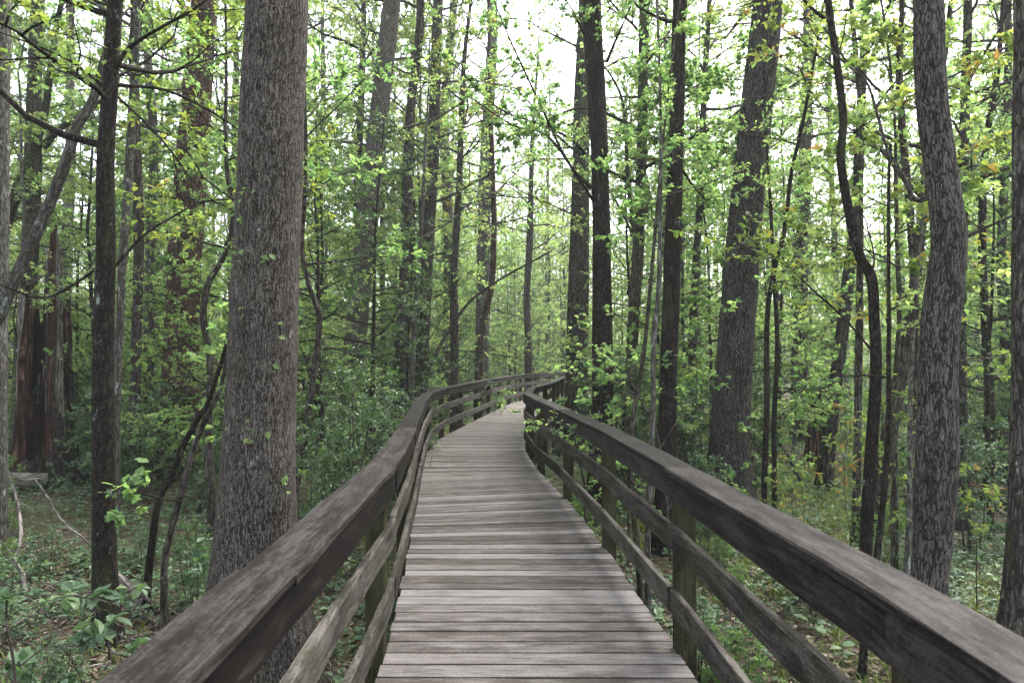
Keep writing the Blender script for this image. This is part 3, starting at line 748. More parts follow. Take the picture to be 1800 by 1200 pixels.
hero('sapling', 'sapling with flat sprays of pale round leaves in front of the two darkest trunks', 'sapling', 8.2,
     [(1178, 985, 7), (1172, 900, 6), (1166, 820, 6), (1150, 745, 5), (1124, 700, 5), (1105, 660, 4)], 'twig', 0, 8, .2, None,
     limbs=[([(1120, 695), (1090, 678), (1060, 668), (1030, 668)], 3, -.4, 6, PALE), ([(1110, 668), (1085, 645), (1070, 632)], 3, .3, 6, PALE), ([(1140, 725), (1110, 705), (1075, 692)], 3, -.5, 5, PALE),
            ([(1106, 660), (1120, 640), (1145, 628)], 3, .2, 5, PALE), ([(1160, 790), (1190, 750), (1215, 735)], 3, .3, 5, PALE)], seed=64, leafm='leaf_maple')
hero('sapling', 'small seedling with pale round leaves seen between the inner rails below the black trunk', 'sapling', 7.6,
     [(1030, 900, 5), (1028, 860, 4), (1022, 825, 4), (1012, 800, 3)], 'twig', 0, 8, .2, None,
     limbs=[([(1018, 812), (1004, 800), (988, 796)], 3, -.1, 4, PALE), ([(1020, 820), (1036, 800), (1048, 792)], 3, .1, 4, PALE), ([(1028, 850), (1044, 842), (1056, 838)], 3, .1, 3, PALE)], seed=65, leafm='leaf_maple')
BIG = dict(size=.10, kind='oval', asp=.6, t0=.4, jit=.35, droop=.25)
hero('sapling', 'large-leaved pale green seedling low at the near corner under the outer railing side', 'sapling', 4.0,
     [(30, 1330, 6), (34, 1180, 5), (28, 1090, 4), (36, 1030, 3)], 'twig', 0, 8, .2, None,
     limbs=[([(32, 1060), (55, 1052), (85, 1058)], 3, .1, 2, BIG), ([(30, 1110), (8, 1090), (-15, 1085)], 3, -.1, 2, BIG), ([(34, 1170), (62, 1150), (92, 1160)], 3, .2, 2, BIG), ([(32, 1210), (10, 1185), (-14, 1180)], 3, .0, 2, BIG)], seed=66, leafm='leaf_under')
hero('sapling', 'small leafy seedling hugging the foot of the lichen-spotted trunk', 'sapling', 5.5,
     [(192, 1150, 4), (194, 1080, 3), (196, 1045, 3)], 'twig', 0, 8, .2, None,
     limbs=[([(195, 1055), (205, 1048), (216, 1050)], 2, .05, 1, BIG), ([(194, 1075), (182, 1068), (172, 1070)], 2, -.05, 1, BIG), ([(193, 1100), (205, 1092), (216, 1096)], 2, -.05, 1, BIG)], seed=67, leafm='leaf_under')
for k, (nm, lab, Y, tr, bk, H) in enumerate([
    ('slender_tree', 'slim stem with a pale upper part just right of the lichen-spotted trunk', 10.0, [(205, 860, 15), (207, 700, 14), (212, 560, 13), (218, 450, 14), (224, 330, 14), (232, 200, 13), (240, 60, 12)], 'bark_pale', 14),
    ('slender_tree', 'grey stem standing between the lichen-spotted trunk and the scaly pine', 13.0, [(236, 800, 17), (240, 600, 17), (244, 420, 17), (240, 250, 16), (236, 100, 15), (240, 0, 14)], 'bark_mid', 16),
    ('slender_tree', 'pale slim stem close to the scaly pine, its top lost among bright leaves', 16.0, [(262, 790, 18), (264, 600, 17), (266, 420, 16), (272, 250, 15), (262, 100, 13)], 'bark_pale', 17),
    ('slender_tree', 'twisting slim stem climbing between the scaly pine and the thickest trunk', 9.5, [(372, 860, 14), (366, 760, 13), (372, 640, 12), (362, 560, 12), (372, 500, 11), (398, 450, 9), (412, 380, 8), (400, 280, 7)], 'bark_mid', 9),
    ('slender_tree', 'curving thin stem just right of the thickest trunk', 9.0, [(512, 900, 13), (530, 800, 12), (545, 690, 12), (556, 600, 11), (558, 550, 10), (540, 500, 9), (528, 430, 8), (534, 300, 7)], 'bark_mid', 8),
    ('hardwood_tree', 'dark thick trunk low behind the slim white stem', 19.0, [(702, 720, 26), (704, 620, 23), (712, 500, 21), (716, 350, 19), (722, 200, 17), (738, 60, 15)], 'bark_mid', 22),
    ('leaning_tree', 'long thin dark stem slanting up over the outer railing bend', 17.0, [(738, 690, 7), (762, 630, 7), (790, 580, 6), (826, 530, 5), (880, 490, 4), (970, 440, 3)], 'bark_mid', 0),
    ('slender_tree', 'slim trunk rising just beyond the bend of the outer railing', 20.0, [(798, 690, 15), (800, 600, 14), (798, 480, 13), (806, 350, 12), (812, 200, 10)], 'bark_mid', 16),
    ('slender_tree', 'dark stem with reddish bark low down, beyond the bend of the outer railing', 22.0, [(842, 680, 13), (845, 600, 12), (856, 540, 12), (866, 480, 11), (868, 380, 10), (864, 250, 9)], 'bark_pine', 16),
    ('slender_tree', 'thin dark trunk above the farthest stretch of the outer railing', 30.0, [(928, 680, 14), (929, 600, 13), (926, 520, 12), (932, 420, 11), (934, 300, 9)], 'bark_mid', 17),
    ('slender_tree', 'tall grey stem in the gap between stout grey trunk and bare-limbed trunk', 16.0, [(1215, 820, 16), (1216, 650, 15), (1222, 500, 14), (1232, 330, 12), (1238, 150, 11)], 'bark_mid', 16),
    ('hardwood_tree', 'grey trunk far behind between the stout grey trunk and the rotten stump', 21.0, [(1404, 740, 28), (1405, 620, 26), (1408, 500, 24), (1412, 350, 22), (1418, 150, 19)], 'bark_mid', 22),
    ('slender_tree', 'slim dark stem between the S-curved trunk and the edge, upper fork open', 12.0, [(1736, 860, 16), (1736, 700, 15), (1732, 560, 14), (1724, 420, 13), (1732, 260, 11), (1752, 120, 9)], 'bark_dark', 12),
    ('slender_tree', 'straight grey stem among dark hollies near the edge tree', 14.0, [(1765, 830, 17), (1768, 640, 16), (1762, 450, 15), (1770, 250, 13), (1776, 80, 12)], 'bark_mid', 15),
    ('slender_tree', 'thin stem with scattered leaves left of the leaning brown trunk', 7.6, [(1572, 985, 10), (1574, 840, 10), (1572, 700, 9), (1580, 560, 8), (1574, 420, 7)], 'bark_moss', 6.5),
    ('slender_tree', 'pale spotted thin stem among yellowish saplings before the S-curved trunk', 7.2, [(1592, 1000, 9), (1596, 880, 9), (1597, 760, 8), (1600, 620, 7)], 'bark_pale', 5.5),
]):
    hero(nm, lab, 'tree', Y, tr, bk, H, 14, .25, None if not H else dict(lo_crown, lo=H * .42, hi=H * .97, nb=int(10 + H * .6), blen=1.2 + H * .1, leaf=ovr('spring', size=.075 + .002 * Y)),
         seed=70 + k, leafm=['leaf_maple', 'leaf_spring', 'leaf_spring', 'leaf_yellow'][k % 4], per=8)

# --- broken snag and rotten stump: jagged, hollow shells
def snag(name, label, cat, px, Y, w0, top, seed, hollow, spikes, low):
    g = np.random.default_rng(seed)
    b = at_depth(px, 700, Y); zg = float(gz(b[0], Y)); base = np.array([b[0], Y, zg])
    sides, n = 56, 40
    th = np.linspace(0, 2 * np.pi, sides, endpoint=False)
    r0 = w0 / 2
    def topz(a):
        z = np.full_like(a, top * low)
        for (c, wd, h) in spikes:
            dd = np.abs((a - c + np.pi) % (2 * np.pi) - np.pi)
            z = np.maximum(z, h * top * np.clip(1.8 - (dd / wd) ** 2 * 1.1, 0, 1))
        return z + .10 * top * np.sin(9 * a + 1) * g.uniform(.4, 1, len(a)) * .5 + g.uniform(-.05, .05, len(a)) * top
    tz = topz(th)
    mb = MB()
    for shell, rs in ((0, 1.0), (1, .74)):
        V, CO = [], []
        for i in range(n):
            k = i / (n - 1)
            for j, a in enumerate(th):
                z = -.2 + (tz[j] + .2) * k
                fl = 1 + .55 * math.exp(-max(z, 0) / (.35 * w0 + .1)) * (1 + .5 * math.sin(5 * a + seed) + .3 * math.sin(8 * a))
                rr = r0 * rs * (fl if shell == 0 else 1) * (1 - .22 * z / max(top, .1)) * (1 + .06 * math.sin(7 * a + 2 * z) + .04 * math.sin(13 * a - z * 3))
                # the open side of the hollow is pushed inward
                for (c, wd, z0, z1) in hollow:
                    dd = abs((a - c + math.pi) % (2 * math.pi) - math.pi)
                    if dd < wd and z0 < z < z1 and shell == 0:
                        rr *= 1 - .62 * math.cos(dd / wd * math.pi / 2) ** .6 * min(1, (z - z0) / .12, (z1 - z) / .2)
                V.append((math.cos(a) * rr, math.sin(a) * rr, z)); CO.append((math.cos(a) * r0, math.sin(a) * r0, z))
        i, j = np.meshgrid(np.arange(n - 1), np.arange(sides), indexing='ij'); j2 = (j + 1) % sides
        f = np.stack([i * sides + j, i * sides + j2, (i + 1) * sides + j2, (i + 1) * sides + j], -1).reshape(-1, 4)
        V = np.array(V)
        if shell == 0:
            fi = np.zeros(len(f), int)
            jj, ii = f[:, 0] % sides, f[:, 0] // sides
            dd = np.abs((th[jj] + 1.5708 + np.pi) % (2 * np.pi) - np.pi)
            zz = V[f[:, 0], 2] / top
            fi[(dd < .75 + .5 * zz + .15 * np.sin(jj * 2.1)) & (zz > .10 + .04 * np.sin(jj * 1.3))] = 1
            fi[(zz > .30) & (np.sin(jj * 1.1 + 1) > .35)] = 2
            for q in (0, 1, 2):
                if (fi == q).any():
                    mb.add(V, f[fi == q], q, CO)
        else:
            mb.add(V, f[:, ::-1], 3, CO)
        if shell == 0:
            o_top = V[-sides:]
        else:
            q = np.arange(sides); q2 = (q + 1) % sides
            mb.add(np.vstack([o_top, V[-sides:]]), np.stack([q, q2, q2 + sides, q + sides], 1), 1, smooth=False)
    rt = empty(name, base); tag(rt, label, cat)
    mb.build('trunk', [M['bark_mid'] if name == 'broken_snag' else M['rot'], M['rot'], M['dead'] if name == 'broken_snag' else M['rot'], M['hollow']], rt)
    # upright splinters of torn heartwood
    for k in range(7 if name == 'broken_snag' else 4):
        a = spikes[k % len(spikes)][0] + g.normal(0, .25); h = top * g.uniform(.55, 1.0) * spikes[k % len(spikes)][2]
        rr = r0 * g.uniform(.45, .8)
        m2 = MB(); z = np.linspace(top * .12, h, 9); xs = np.cumsum(g.normal(0, .012, (9, 2)), 0)
        P = np.column_stack([math.cos(a) * rr * (1 - .15 * z / top) + xs[:, 0], math.sin(a) * rr * (1 - .15 * z / top) + xs[:, 1], z])
        tube(m2, P, np.linspace(.095, .012, 9) * w0, 7, 0, .25, seed + k)
        m2.build('splinter', [M['dead'] if k % 2 else M['rot']], rt)
    return rt


snag('broken_snag', 'tall dead broken tree, hollow with torn red-brown heartwood and splintered top', 'dead tree', 78, 13.5, .98, 4.9, 3,
     [(-1.45, .62, .45, 4.2), (-1.75, .5, 1.2, 4.6)], [(-2.6, .45, .80), (-.70, .42, 1.0), (.9, .6, .75), (2.4, .5, .7)], .30)
snag('tree_stump', 'reddish rotten stump with flared foot standing in a clearing', 'stump', 1436, 16.5, .50, 2.05, 6,
     [(-1.2, .4, .9, 1.9)], [(-2.3, .6, .92), (-.6, .6, 1.0), (1.2, .8, .85), (2.8, .5, .8)], .55)

# --- leaves of a vine on the thick trunk
g = np.random.default_rng(4); mb = MB()
for (px, py) in [(432, 340), (446, 352), (424, 376), (436, 398), (424, 428), (440, 446), (430, 440), (478, 466), (428, 486), (455, 556), (505, 562), (502, 600), (410, 660), (418, 750), (452, 720), (482, 742), (462, 775), (505, 830), (424, 900), (508, 860), (420, 668), (446, 345), (500, 660)]:
    c = at_depth(px, py, 5.0); ax = (px - 462) / 58
    out = nrm(np.array([ax, -math.sqrt(max(0.05, 1 - ax * ax)), .1]))
    r = .235 * (1 + max(0, py - 800) / 2500)
    c = np.array([c[0], 5.0 - r * math.sqrt(max(0.02, 1 - ax * ax)) - .015, c[2]])
    n = g.integers(2, 5)
    p = c + g.normal(0, .035, (n, 3)) * [1, .2, 1]
    d = g.normal(0, 1, (n, 3)) + [0, -.5, -.3]
    L = g.uniform(.035, .065, n)
    leaf_mesh(mb, p, d, np.tile(out, (n, 1)) + Zax * .8 + g.normal(0, .3, (n, 3)), L, L * .7, 'oval', 0, g.uniform(.4, 1, n))
def on_trunk(px, py):
    c = at_depth(px, py, 5.0); ax = (px - 462 - (600 - py) * .035) / 60
    return [c[0], 5.0 - .243 * math.sqrt(max(.03, 1 - ax * ax)) - .004, c[2]]


for path in ([(470, 930), (482, 860), (470, 780), (484, 740), (468, 650), (458, 556), (476, 500), (478, 466)], [(484, 740), (500, 690), (503, 600), (506, 560)], [(505, 930), (508, 860), (505, 830)]):
    q = catmull(np.array([on_trunk(*p) for p in path]), 5); tube(mb, q, np.full(len(q), .0035), 5, 1)
vp = np.array([[at_depth(x, y, 4.745)[k] for k in range(3)] for x, y in [(412, 1000), (414, 900), (412, 800), (416, 700), (420, 600), (426, 500), (428, 420), (434, 340)]])
tube(mb, catmull(vp, 4), np.full(29, .004), 5, 1)
tag(mb.build('climbing_vine', [M['leaf_maple'], M['twig']]), 'thin green vine with small leaves climbing the thickest trunk', 'vine')

# ------------------------------------------------------------------ trees deeper in the wood: one of each sort built, then copied
def template(name, cat, seed, H, r, bk, leafm, crown, bend=.05, sides=9, n=16, multi=1):
    g = np.random.default_rng(seed)
    rt = empty(name)
    rt['category'] = cat
    mt, mc = MB(), MB()
    for m in range(multi):
        z = np.linspace(-.25, H, n); k = (z + .25) / (H + .25)
        sp = (m > 0) * .18
        a0 = g.uniform(0, 6.28)
        w = np.cumsum(g.normal(0, bend * H / n, (n, 2)), 0) * (.35 + k[:, None])
        x = w[:, 0] + sp * math.cos(a0) * (1 + z * 1.2) * .6; y = w[:, 1] + sp * math.sin(a0) * (1 + z * 1.2) * .6
        P = np.column_stack([x - x[0] + sp * math.cos(a0), y - y[0] + sp * math.sin(a0), z])
        R = r * (1 - .86 * k ** 1.1) * (1 + .4 * np.exp(-np.maximum(z, 0) / (1.2 * r + .05)))
        tube(mt, P, R, sides, 0, .04, seed + m)
        grow(mc, P, R, g=g, **crown)
    mt.build('trunk', [M[bk]], rt); mc.build('crown', [M[bk], M[leafm]], rt)
    return rt


TPL = {}
TPL['tall'] = [template('tall_tree', 'tree', 200 + i, [19, 22, 17, 20, 21][i], [.15, .20, .11, .17, .13][i], ['bark_mid', 'bark_pale', 'bark_grey', 'bark_mid', 'bark_pale'][i], ['leaf_far', 'leaf_far', 'leaf_spring', 'leaf_far', 'leaf_spring'][i],
               dict(lo=[6, 8, 4.5, 7, 5][i], hi=[18.5, 21.5, 16.5, 19.5, 20.5][i], nb=[26, 24, 26, 24, 28][i], blen=[4.0, 4.2, 3.2, 4.2, 3.6][i], elev=(.25, 1.0), wob=.2, sub=7, twig=4, per=17, leaf=ovr('spring_far', size=.11, off=.01)), .03) for i in range(5)]
TPL['slim'] = [template('understorey_tree', 'tree', 220 + i, [9, 11, 7.5, 10, 8.5][i], [.045, .06, .038, .05, .042][i], ['bark_mid', 'bark_dark', 'bark_moss', 'bark_pale', 'bark_mid'][i], ['leaf_maple', 'leaf_spring', 'leaf_maple', 'leaf_spring', 'leaf_maple'][i],
               dict(lo=[.9, 1.5, .7, 1.7, .8][i], hi=[8.6, 10.6, 7.2, 9.6, 8.2][i], nb=[20, 22, 18, 20, 20][i], blen=[3.2, 3.2, 2.8, 3.2, 2.9][i], elev=(.12, .85), wob=.2, sub=7, twig=5, per=14, leaf=ovr(['maple', 'spring', 'spring', 'spring', 'maple'][i], size=.068, t0=.45, off=.008), flat=.4), .06, 7) for i in range(5)]
TPL['holly'] = [template('holly_tree', 'tree', 240 + i, [6.5, 5.2, 7.5][i], [.055, .045, .06][i], 'bark_dark', 'leaf_holly',
                dict(lo=[.5, .4, .9][i], hi=[6.3, 5, 7.3][i], nb=[34, 28, 36][i], blen=[1.7, 1.5, 1.8][i], elev=(-.1, .6), sub=6, twig=4, per=10, leaf=ovr('holly', size=.055), flat=.5), .05, 7) for i in range(3)]
TPL['shrub'] = [template('shrub', 'shrub', 260 + i, [1.3, 1.7, 1.0, 2.2][i], [.014, .016, .012, .02][i], 'twig', ['leaf_under', 'leaf_under', 'leaf_maple', 'leaf_holly'][i],
                dict(lo=.12, hi=[1.25, 1.6, .95, 2.1][i], nb=[9, 10, 8, 12][i], blen=[.6, .75, .5, .8][i], elev=(.1, .8), sub=4, twig=3, per=6, leaf=ovr('broad' if i != 3 else 'holly', size=[.055, .06, .05, .06][i]), flat=.5), .10, 5, 8, 4) for i in range(4)]
TPL['bay'] = [template('yellowish_sapling', 'sapling', 280 + i, [2.0, 2.7, 1.5][i], [.010, .014, .009][i], 'twig', 'leaf_yellow',
              dict(lo=.5, hi=[1.95, 2.6, 1.45][i], nb=[9, 12, 7][i], blen=[.55, .7, .45][i], elev=(.2, .9), sub=3, twig=2, per=4, leaf=ovr('yellow', size=.08), flat=.5), .10, 5, 8, 1) for i in range(3)]
TPL['maple'] = [template('maple_sapling', 'sapling', 290 + i, [2.6, 3.6, 1.6][i], [.012, .018, .010][i], 'twig', 'leaf_maple',
              dict(lo=.6, hi=[2.5, 3.5, 1.5][i], nb=[8, 12, 6][i], blen=[.8, 1.0, .55][i], elev=(.05, .7), sub=3, twig=2, per=4, leaf=ovr('maple', size=.075), flat=.2), .08, 5, 8, 1) for i in range(3)]
USED = {}


def put(kind, i, x, y, sc=1.0, rz=None, label=None, group=None, g=rng):
    key = (kind, i)
    src = TPL[kind][i]
    o = src if key not in USED else copy_tree(src)
    USED[key] = 1
    o.location = (x, y, float(gz(x, y)) if y < 80 else -.8); o.rotation_euler = (0, 0, g.uniform(0, 6.28) if rz is None else rz)
    o.scale = (sc, sc, sc * g.uniform(.92, 1.08))
    if 'group' in o:
        del o['group']
    tag(o, label, None, group)
    return o


def xat(px, Y):
    return float(at_depth(px, 631, Y)[0])


def scatter(kind, n, y0, y1, label, group, seed, sc=(.8, 1.2), gap=1.5, power=1.0, xlim=None, side=None):
    g = np.random.default_rng(seed); done = 0; pts = []
    tries = 0
    while done < n and tries < n * 40:
        tries += 1
        y = y0 + (y1 - y0) * g.uniform() ** power
        x = g.uniform(-1, 1) * (.80 * y + 2.0)
        if xlim is not None:
            px = 900 + x / y * F
            if not (xlim[0] < px < xlim[1]):
                continue
        if kind in ('slim', 'holly', 'tall') and y > 1 and any(a < 900 + x / y * F < b and y < c for a, b, c in ((215, 430, 14.5), (-40, 190, 13.5), (1320, 1560, 16.5), (590, 665, 18))):
            continue
        if deck_dist(x, y) < gap or any((x - a) ** 2 + (y - b) ** 2 < (gap * .45) ** 2 for a, b in pts):
            continue
        pts.append((x, y)); put(kind, int(g.integers(len(TPL[kind]))), x, y, g.uniform(*sc), None, label, group, g); done += 1


scatter('tall', 34, 20, 42, 'one of many tall slim grey trunks standing in the middle depth of the wood', 'tall trees in the middle depth', 301, (.8, 1.15), 2.2)
scatter('tall', 64, 42, 76, 'one of many thin tall trunks paling away far back in the wood', 'tall trees far back', 302, (.8, 1.2), 2.2)
scatter('slim', 27, 12, 20, 'one of many thin leafy understorey trees a little way behind the railings', 'understorey trees behind the railings', 303, (.75, 1.1), 3.0)
scatter('slim', 135, 20, 62, 'one of many thin bright-leaved understorey trees deep in the wood', 'understorey trees deep in the wood', 304, (.8, 1.25), 2.8)
scatter('holly', 26, 20, 50, 'one of many dark evergreen hollies deep in the wood', 'hollies deep in the wood', 305, (.7, 1.1), 2.6)
scatter('shrub', 140, 11, 38, 'one of many low leafy shrubs covering the wood floor behind the trunks', 'shrubs on the wood floor', 306, (.7, 1.4), 2.0)
scatter('slim', 20, 33, 62, 'one of several thin leafy trees seen straight beyond the far end of the path', 'thin trees beyond the end of the path', 307, (.9, 1.4), 2.6, 1, (760, 1010))
scatter('tall', 20, 44, 76, 'one of several tall pale trunks seen straight beyond the far end of the path', 'tall trees beyond the end of the path', 308, (.8, 1.1), 2.6, 1, (780, 1010))
scatter('holly', 7, 36, 58, 'one of several dark hollies closing the view beyond the far end of the path', 'hollies beyond the end of the path', 309, (.9, 1.2), 2.6, 1, (780, 1010))
scatter('slim', 4, 16, 27, 'one of several thin leafy trees massed behind the outer railing near its bend', 'leafy trees behind the bend of the outer railing', 310, (.9, 1.25), 2.9, 1, (535, 800))
scatter('shrub', 7, 5.4, 10, 'one of many low green plants tangled on the ground around the lichen-spotted trunk', 'low plants around the lichen-spotted trunk', 311, (.28, .5), 1.2, 1, (-20, 390))
scatter('shrub', 12, 5.4, 10, 'one of many low green plants on the ground beyond the dark inner railing', 'low plants beyond the inner railing', 312, (.3, .5), 1.2, 1, (1180, 1800))
# named spots
for k, (kind, i, px, Y, sc, lab) in enumerate([
    ('holly', 0, 575, 11.0, 1.0, 'dense dark holly just right of the thickest trunk'),
    ('holly', 2, 655, 13.0, 1.0, 'dark holly in front of the slanting grey trunk'),
    ('holly', 1, 715, 15.5, 1.0, 'dark holly around the foot of the slim white stem'),
    ('holly', 0, 800, 21.5, 1.0, 'dark holly behind the outer railing just past the bend'),
    ('holly', 1, 1735, 9.5, 1.0, 'dark holly between the S-curved trunk and the edge tree'),
    ('holly', 2, 1775, 13.0, .95, 'taller dark holly behind the one at the edge tree'),
    ('holly', 1, 1330, 15.0, .6, 'low holly behind the stout grey trunk'),
    ('holly', 0, 1195, 15.0, .55, 'low holly behind the bare-limbed dark trunk'),
    ('slim', 0, 905, 33.0, 1.0, 'bright-leaved tree straight ahead beyond the end of the path'),
    ('slim', 2, 430, 12.0, .9, 'leafy slim tree half hidden by the thickest trunk'),
    ('slim', 1, 135, 17.5, .9, 'leafy slim tree right behind the hollow broken tree'),
    ('slim', 4, 1245, 13.5, 1.0, 'bright-leaved slim tree left of the stout grey trunk'),
    ('slim', 3, 1395, 19.5, 1.2, 'sparse slim tree behind the rotten stump, on its left'),
    ('shrub', 3, 590, 9.0, 1.0, 'dark evergreen bush against the outer railing beside the thickest trunk'),
    ('shrub', 1, 640, 10.5, 1.15, 'green bush behind the outer railing before the slim white stem'),
    ('shrub', 0, 690, 12.5, 1.2, 'pale green bush at the foot of the slim white stem'),
    ('shrub', 3, 540, 7.6, .75, 'small holly bush tucked behind the thickest trunk'),
    ('shrub', 1, 262, 12.5, 1.0, 'leafy bush at the foot of the scaly pine, on its left'),
    ('shrub', 0, 238, 12.0, .8, 'green bush beside the lichen-spotted trunk'),
    ('shrub', 1, 60, 4.4, .34, 'pale broad-leaved plant low in the near corner'),
    ('shrub', 0, 130, 4.9, .36, 'small broad-leaved plant beside the near corner plant'),
    ('shrub', 0, 1225, 9.4, .8, 'bush at the foot of the stout grey trunk'),
    ('shrub', 1, 1700, 8.4, .8, 'green bush right of the S-curved trunk'),
    ('shrub', 2, 1275, 5.2, .55, 'bright seedling bush under the inner railing near the closest post'),
    ('shrub', 2, 1025, 8.4, .7, 'bright seedling bush showing between the inner rails at the black trunk'),
    ('bay', 0, 1492, 8.2, .9, 'yellow-green sapling just left of the crooked stem'),
    ('bay', 1, 1560, 7.2, .9, 'yellow-green sapling between crooked stem and S-curved trunk'),
    ('bay', 2, 1372, 8.8, .7, 'low yellow-green sapling in the grassy clearing left of the stump'),
    ('bay', 0, 1390, 7.4, .7, 'small yellow-green sapling just above the dark handrail'),
    ('bay', 1, 1545, 9.8, 1.2, 'taller yellow-green sapling behind the leaning brown trunk'),
    ('bay', 2, 1710, 6.2, .8, 'small yellowish sapling right of the S-curved trunk foot'),
    ('maple', 1, 1100, 8.0, .85, 'pale green sapling with flat sprays between the two darkest trunks'),
    ('maple', 0, 1060, 9.2, .8, 'pale green sapling in front of the black trunk'),
    ('maple', 1, 1225, 9.6, 1.0, 'maple sapling between the bare-limbed and the stout grey trunk'),
    ('maple', 0, 215, 15.5, 1.3, 'maple sapling right of the hollow broken tree'),
    
    ('maple', 0, 430, 8.0, 1.1, 'maple sapling behind the thickest trunk'),
]):
    put(kind, i, xat(px, Y), Y, sc, None, lab)

for kd in TPL:
    for ii, src in enumerate(TPL[kd]):
        if (kd, ii) not in USED:
            for ch in list(src.children):
                bpy.data.objects.remove(ch)
            bpy.data.objects.remove(src)
SKY_SAT, SKY_STRENGTH, SUN_STRENGTH, EXPOSURE, HAZE = 0.46, 0.15, 2.2, 2.6, 0.0009
# ------------------------------------------------------------------ forest floor cover (nobody could count it)
def wedge(n, y0, y1, g, power=1.0, near_gap=1.0):
    y = y0 + (y1 - y0) * g.uniform(0, 1, n) ** power
    x = g.uniform(-1, 1, n) * (.82 * y + 1.8)
    # keep the boardwalk clear
    d = np.full(n, 9.0)
    for a, b in mid[::3]:
        d = np.minimum(d, np.hypot(x - a, y - b))
    k = d > near_gap
    return x[k], y[k]


def patch(x, y, s, seed):
    return (np.sin(x * s + seed) + np.sin(y * s * 1.3 + seed * 2.1) + np.sin((x + y) * s * .7 + seed * 3.3) + np.sin((x - 2 * y) * s * .45 + seed)) / 4


g = np.random.default_rng(401)
mb = MB()
for (n, y0, y1, sz) in ((34000, 1.5, 9, .055), (22000, 9, 22, .07)):
    x, y = wedge(n, y0, y1, g, .8, .55)
    a = g.uniform(0, 6.28, len(x))
    z = gz(x, y) + g.uniform(.004, .03, len(x))
    L = sz * g.uniform(.6, 1.5, len(x))
    leaf_mesh(mb, np.column_stack([x, y, z]), np.column_stack([np.cos(a), np.sin(a), g.normal(0, .22, len(x))]), Zax + g.normal(0, .35, (len(x), 3)), L, L * g.uniform(.35, .7, len(x)), 'diamond', 0, np.clip(g.normal(.5, .25, len(x)), 0, 1))
n = 90
k = g.integers(0, 330, n); w = np.where(g.random(n) < .6, g.choice([.03, .06, .94, .97], n), g.uniform(.05, .95, n)) + g.normal(0, .012, n)
w = np.clip(w, .01, .99)[:, None]; pp = LB[k] * (1 - w) + RB[k] * w + g.normal(0, .05, (n, 2))
a = g.uniform(0, 6.28, n); L = g.uniform(.018, .05, n)
leaf_mesh(mb, np.column_stack([pp, np.full(n, .006)]), np.column_stack([np.cos(a), np.sin(a), np.zeros(n)]), Zax + g.normal(0, .12, (n, 3)), L, L * g.uniform(.2, .6, n), 'diamond', 0, g.uniform(.2, 1, n))
tag(mb.build('leaf_litter', [M['litter']]), 'dead brown leaves strewn over the forest floor', None, None, 'stuff')

mb = MB()
for (n, y0, y1, sz, h) in ((10500, 1.6, 9, .052, .18), (13000, 8, 20, .062, .26), (11000, 18, 46, .11, .45)):
    x, y = wedge(n, y0, y1, g, .75, .95)
    k = patch(x, y, 1.3, 1.0) + g.normal(0, .30, len(x)) > np.where(x < 0, -.25, -.05)
    x, y = x[k], y[k]; m = 7
    c = np.column_stack([x, y, gz(x, y)])
    hh = h * g.uniform(.25, 1.15, len(x))
    top = c + np.column_stack([g.normal(0, .05, len(x)), g.normal(0, .05, len(x)), hh])
    P = np.stack([c, (c + top) / 2 + g.normal(0, .01, c.shape), top], 1)
    tubes(mb, P, np.full((len(x), 3), .0018), 3, 1)
    kk = np.repeat(np.arange(len(x)), m)
    t = g.uniform(.45, 1.0, len(kk))[:, None]
    p = c[kk] * (1 - t) + top[kk] * t
    a = g.uniform(0, 6.28, len(kk))
    d = np.column_stack([np.cos(a), np.sin(a), g.normal(.05, .2, len(kk))])
    L = sz * g.uniform(.5, 1.3, len(kk)) * (.65 + 1.3 * g.uniform(0, 1, len(x)) ** 2.5)[kk]
    base = g.uniform(.1, .9, len(x))[kk]
    leaf_mesh(mb, p, d, Zax + g.normal(0, .28, d.shape), L, L * .62, 'oval' if y1 < 10 else 'diamond', 0, np.clip(base + g.normal(0, .1, len(kk)), 0, 1))
tag(mb.build('ground_cover', [M['leaf_under'], M['twig']]), 'low broad-leaved green plants covering the forest floor', None, None, 'stuff')

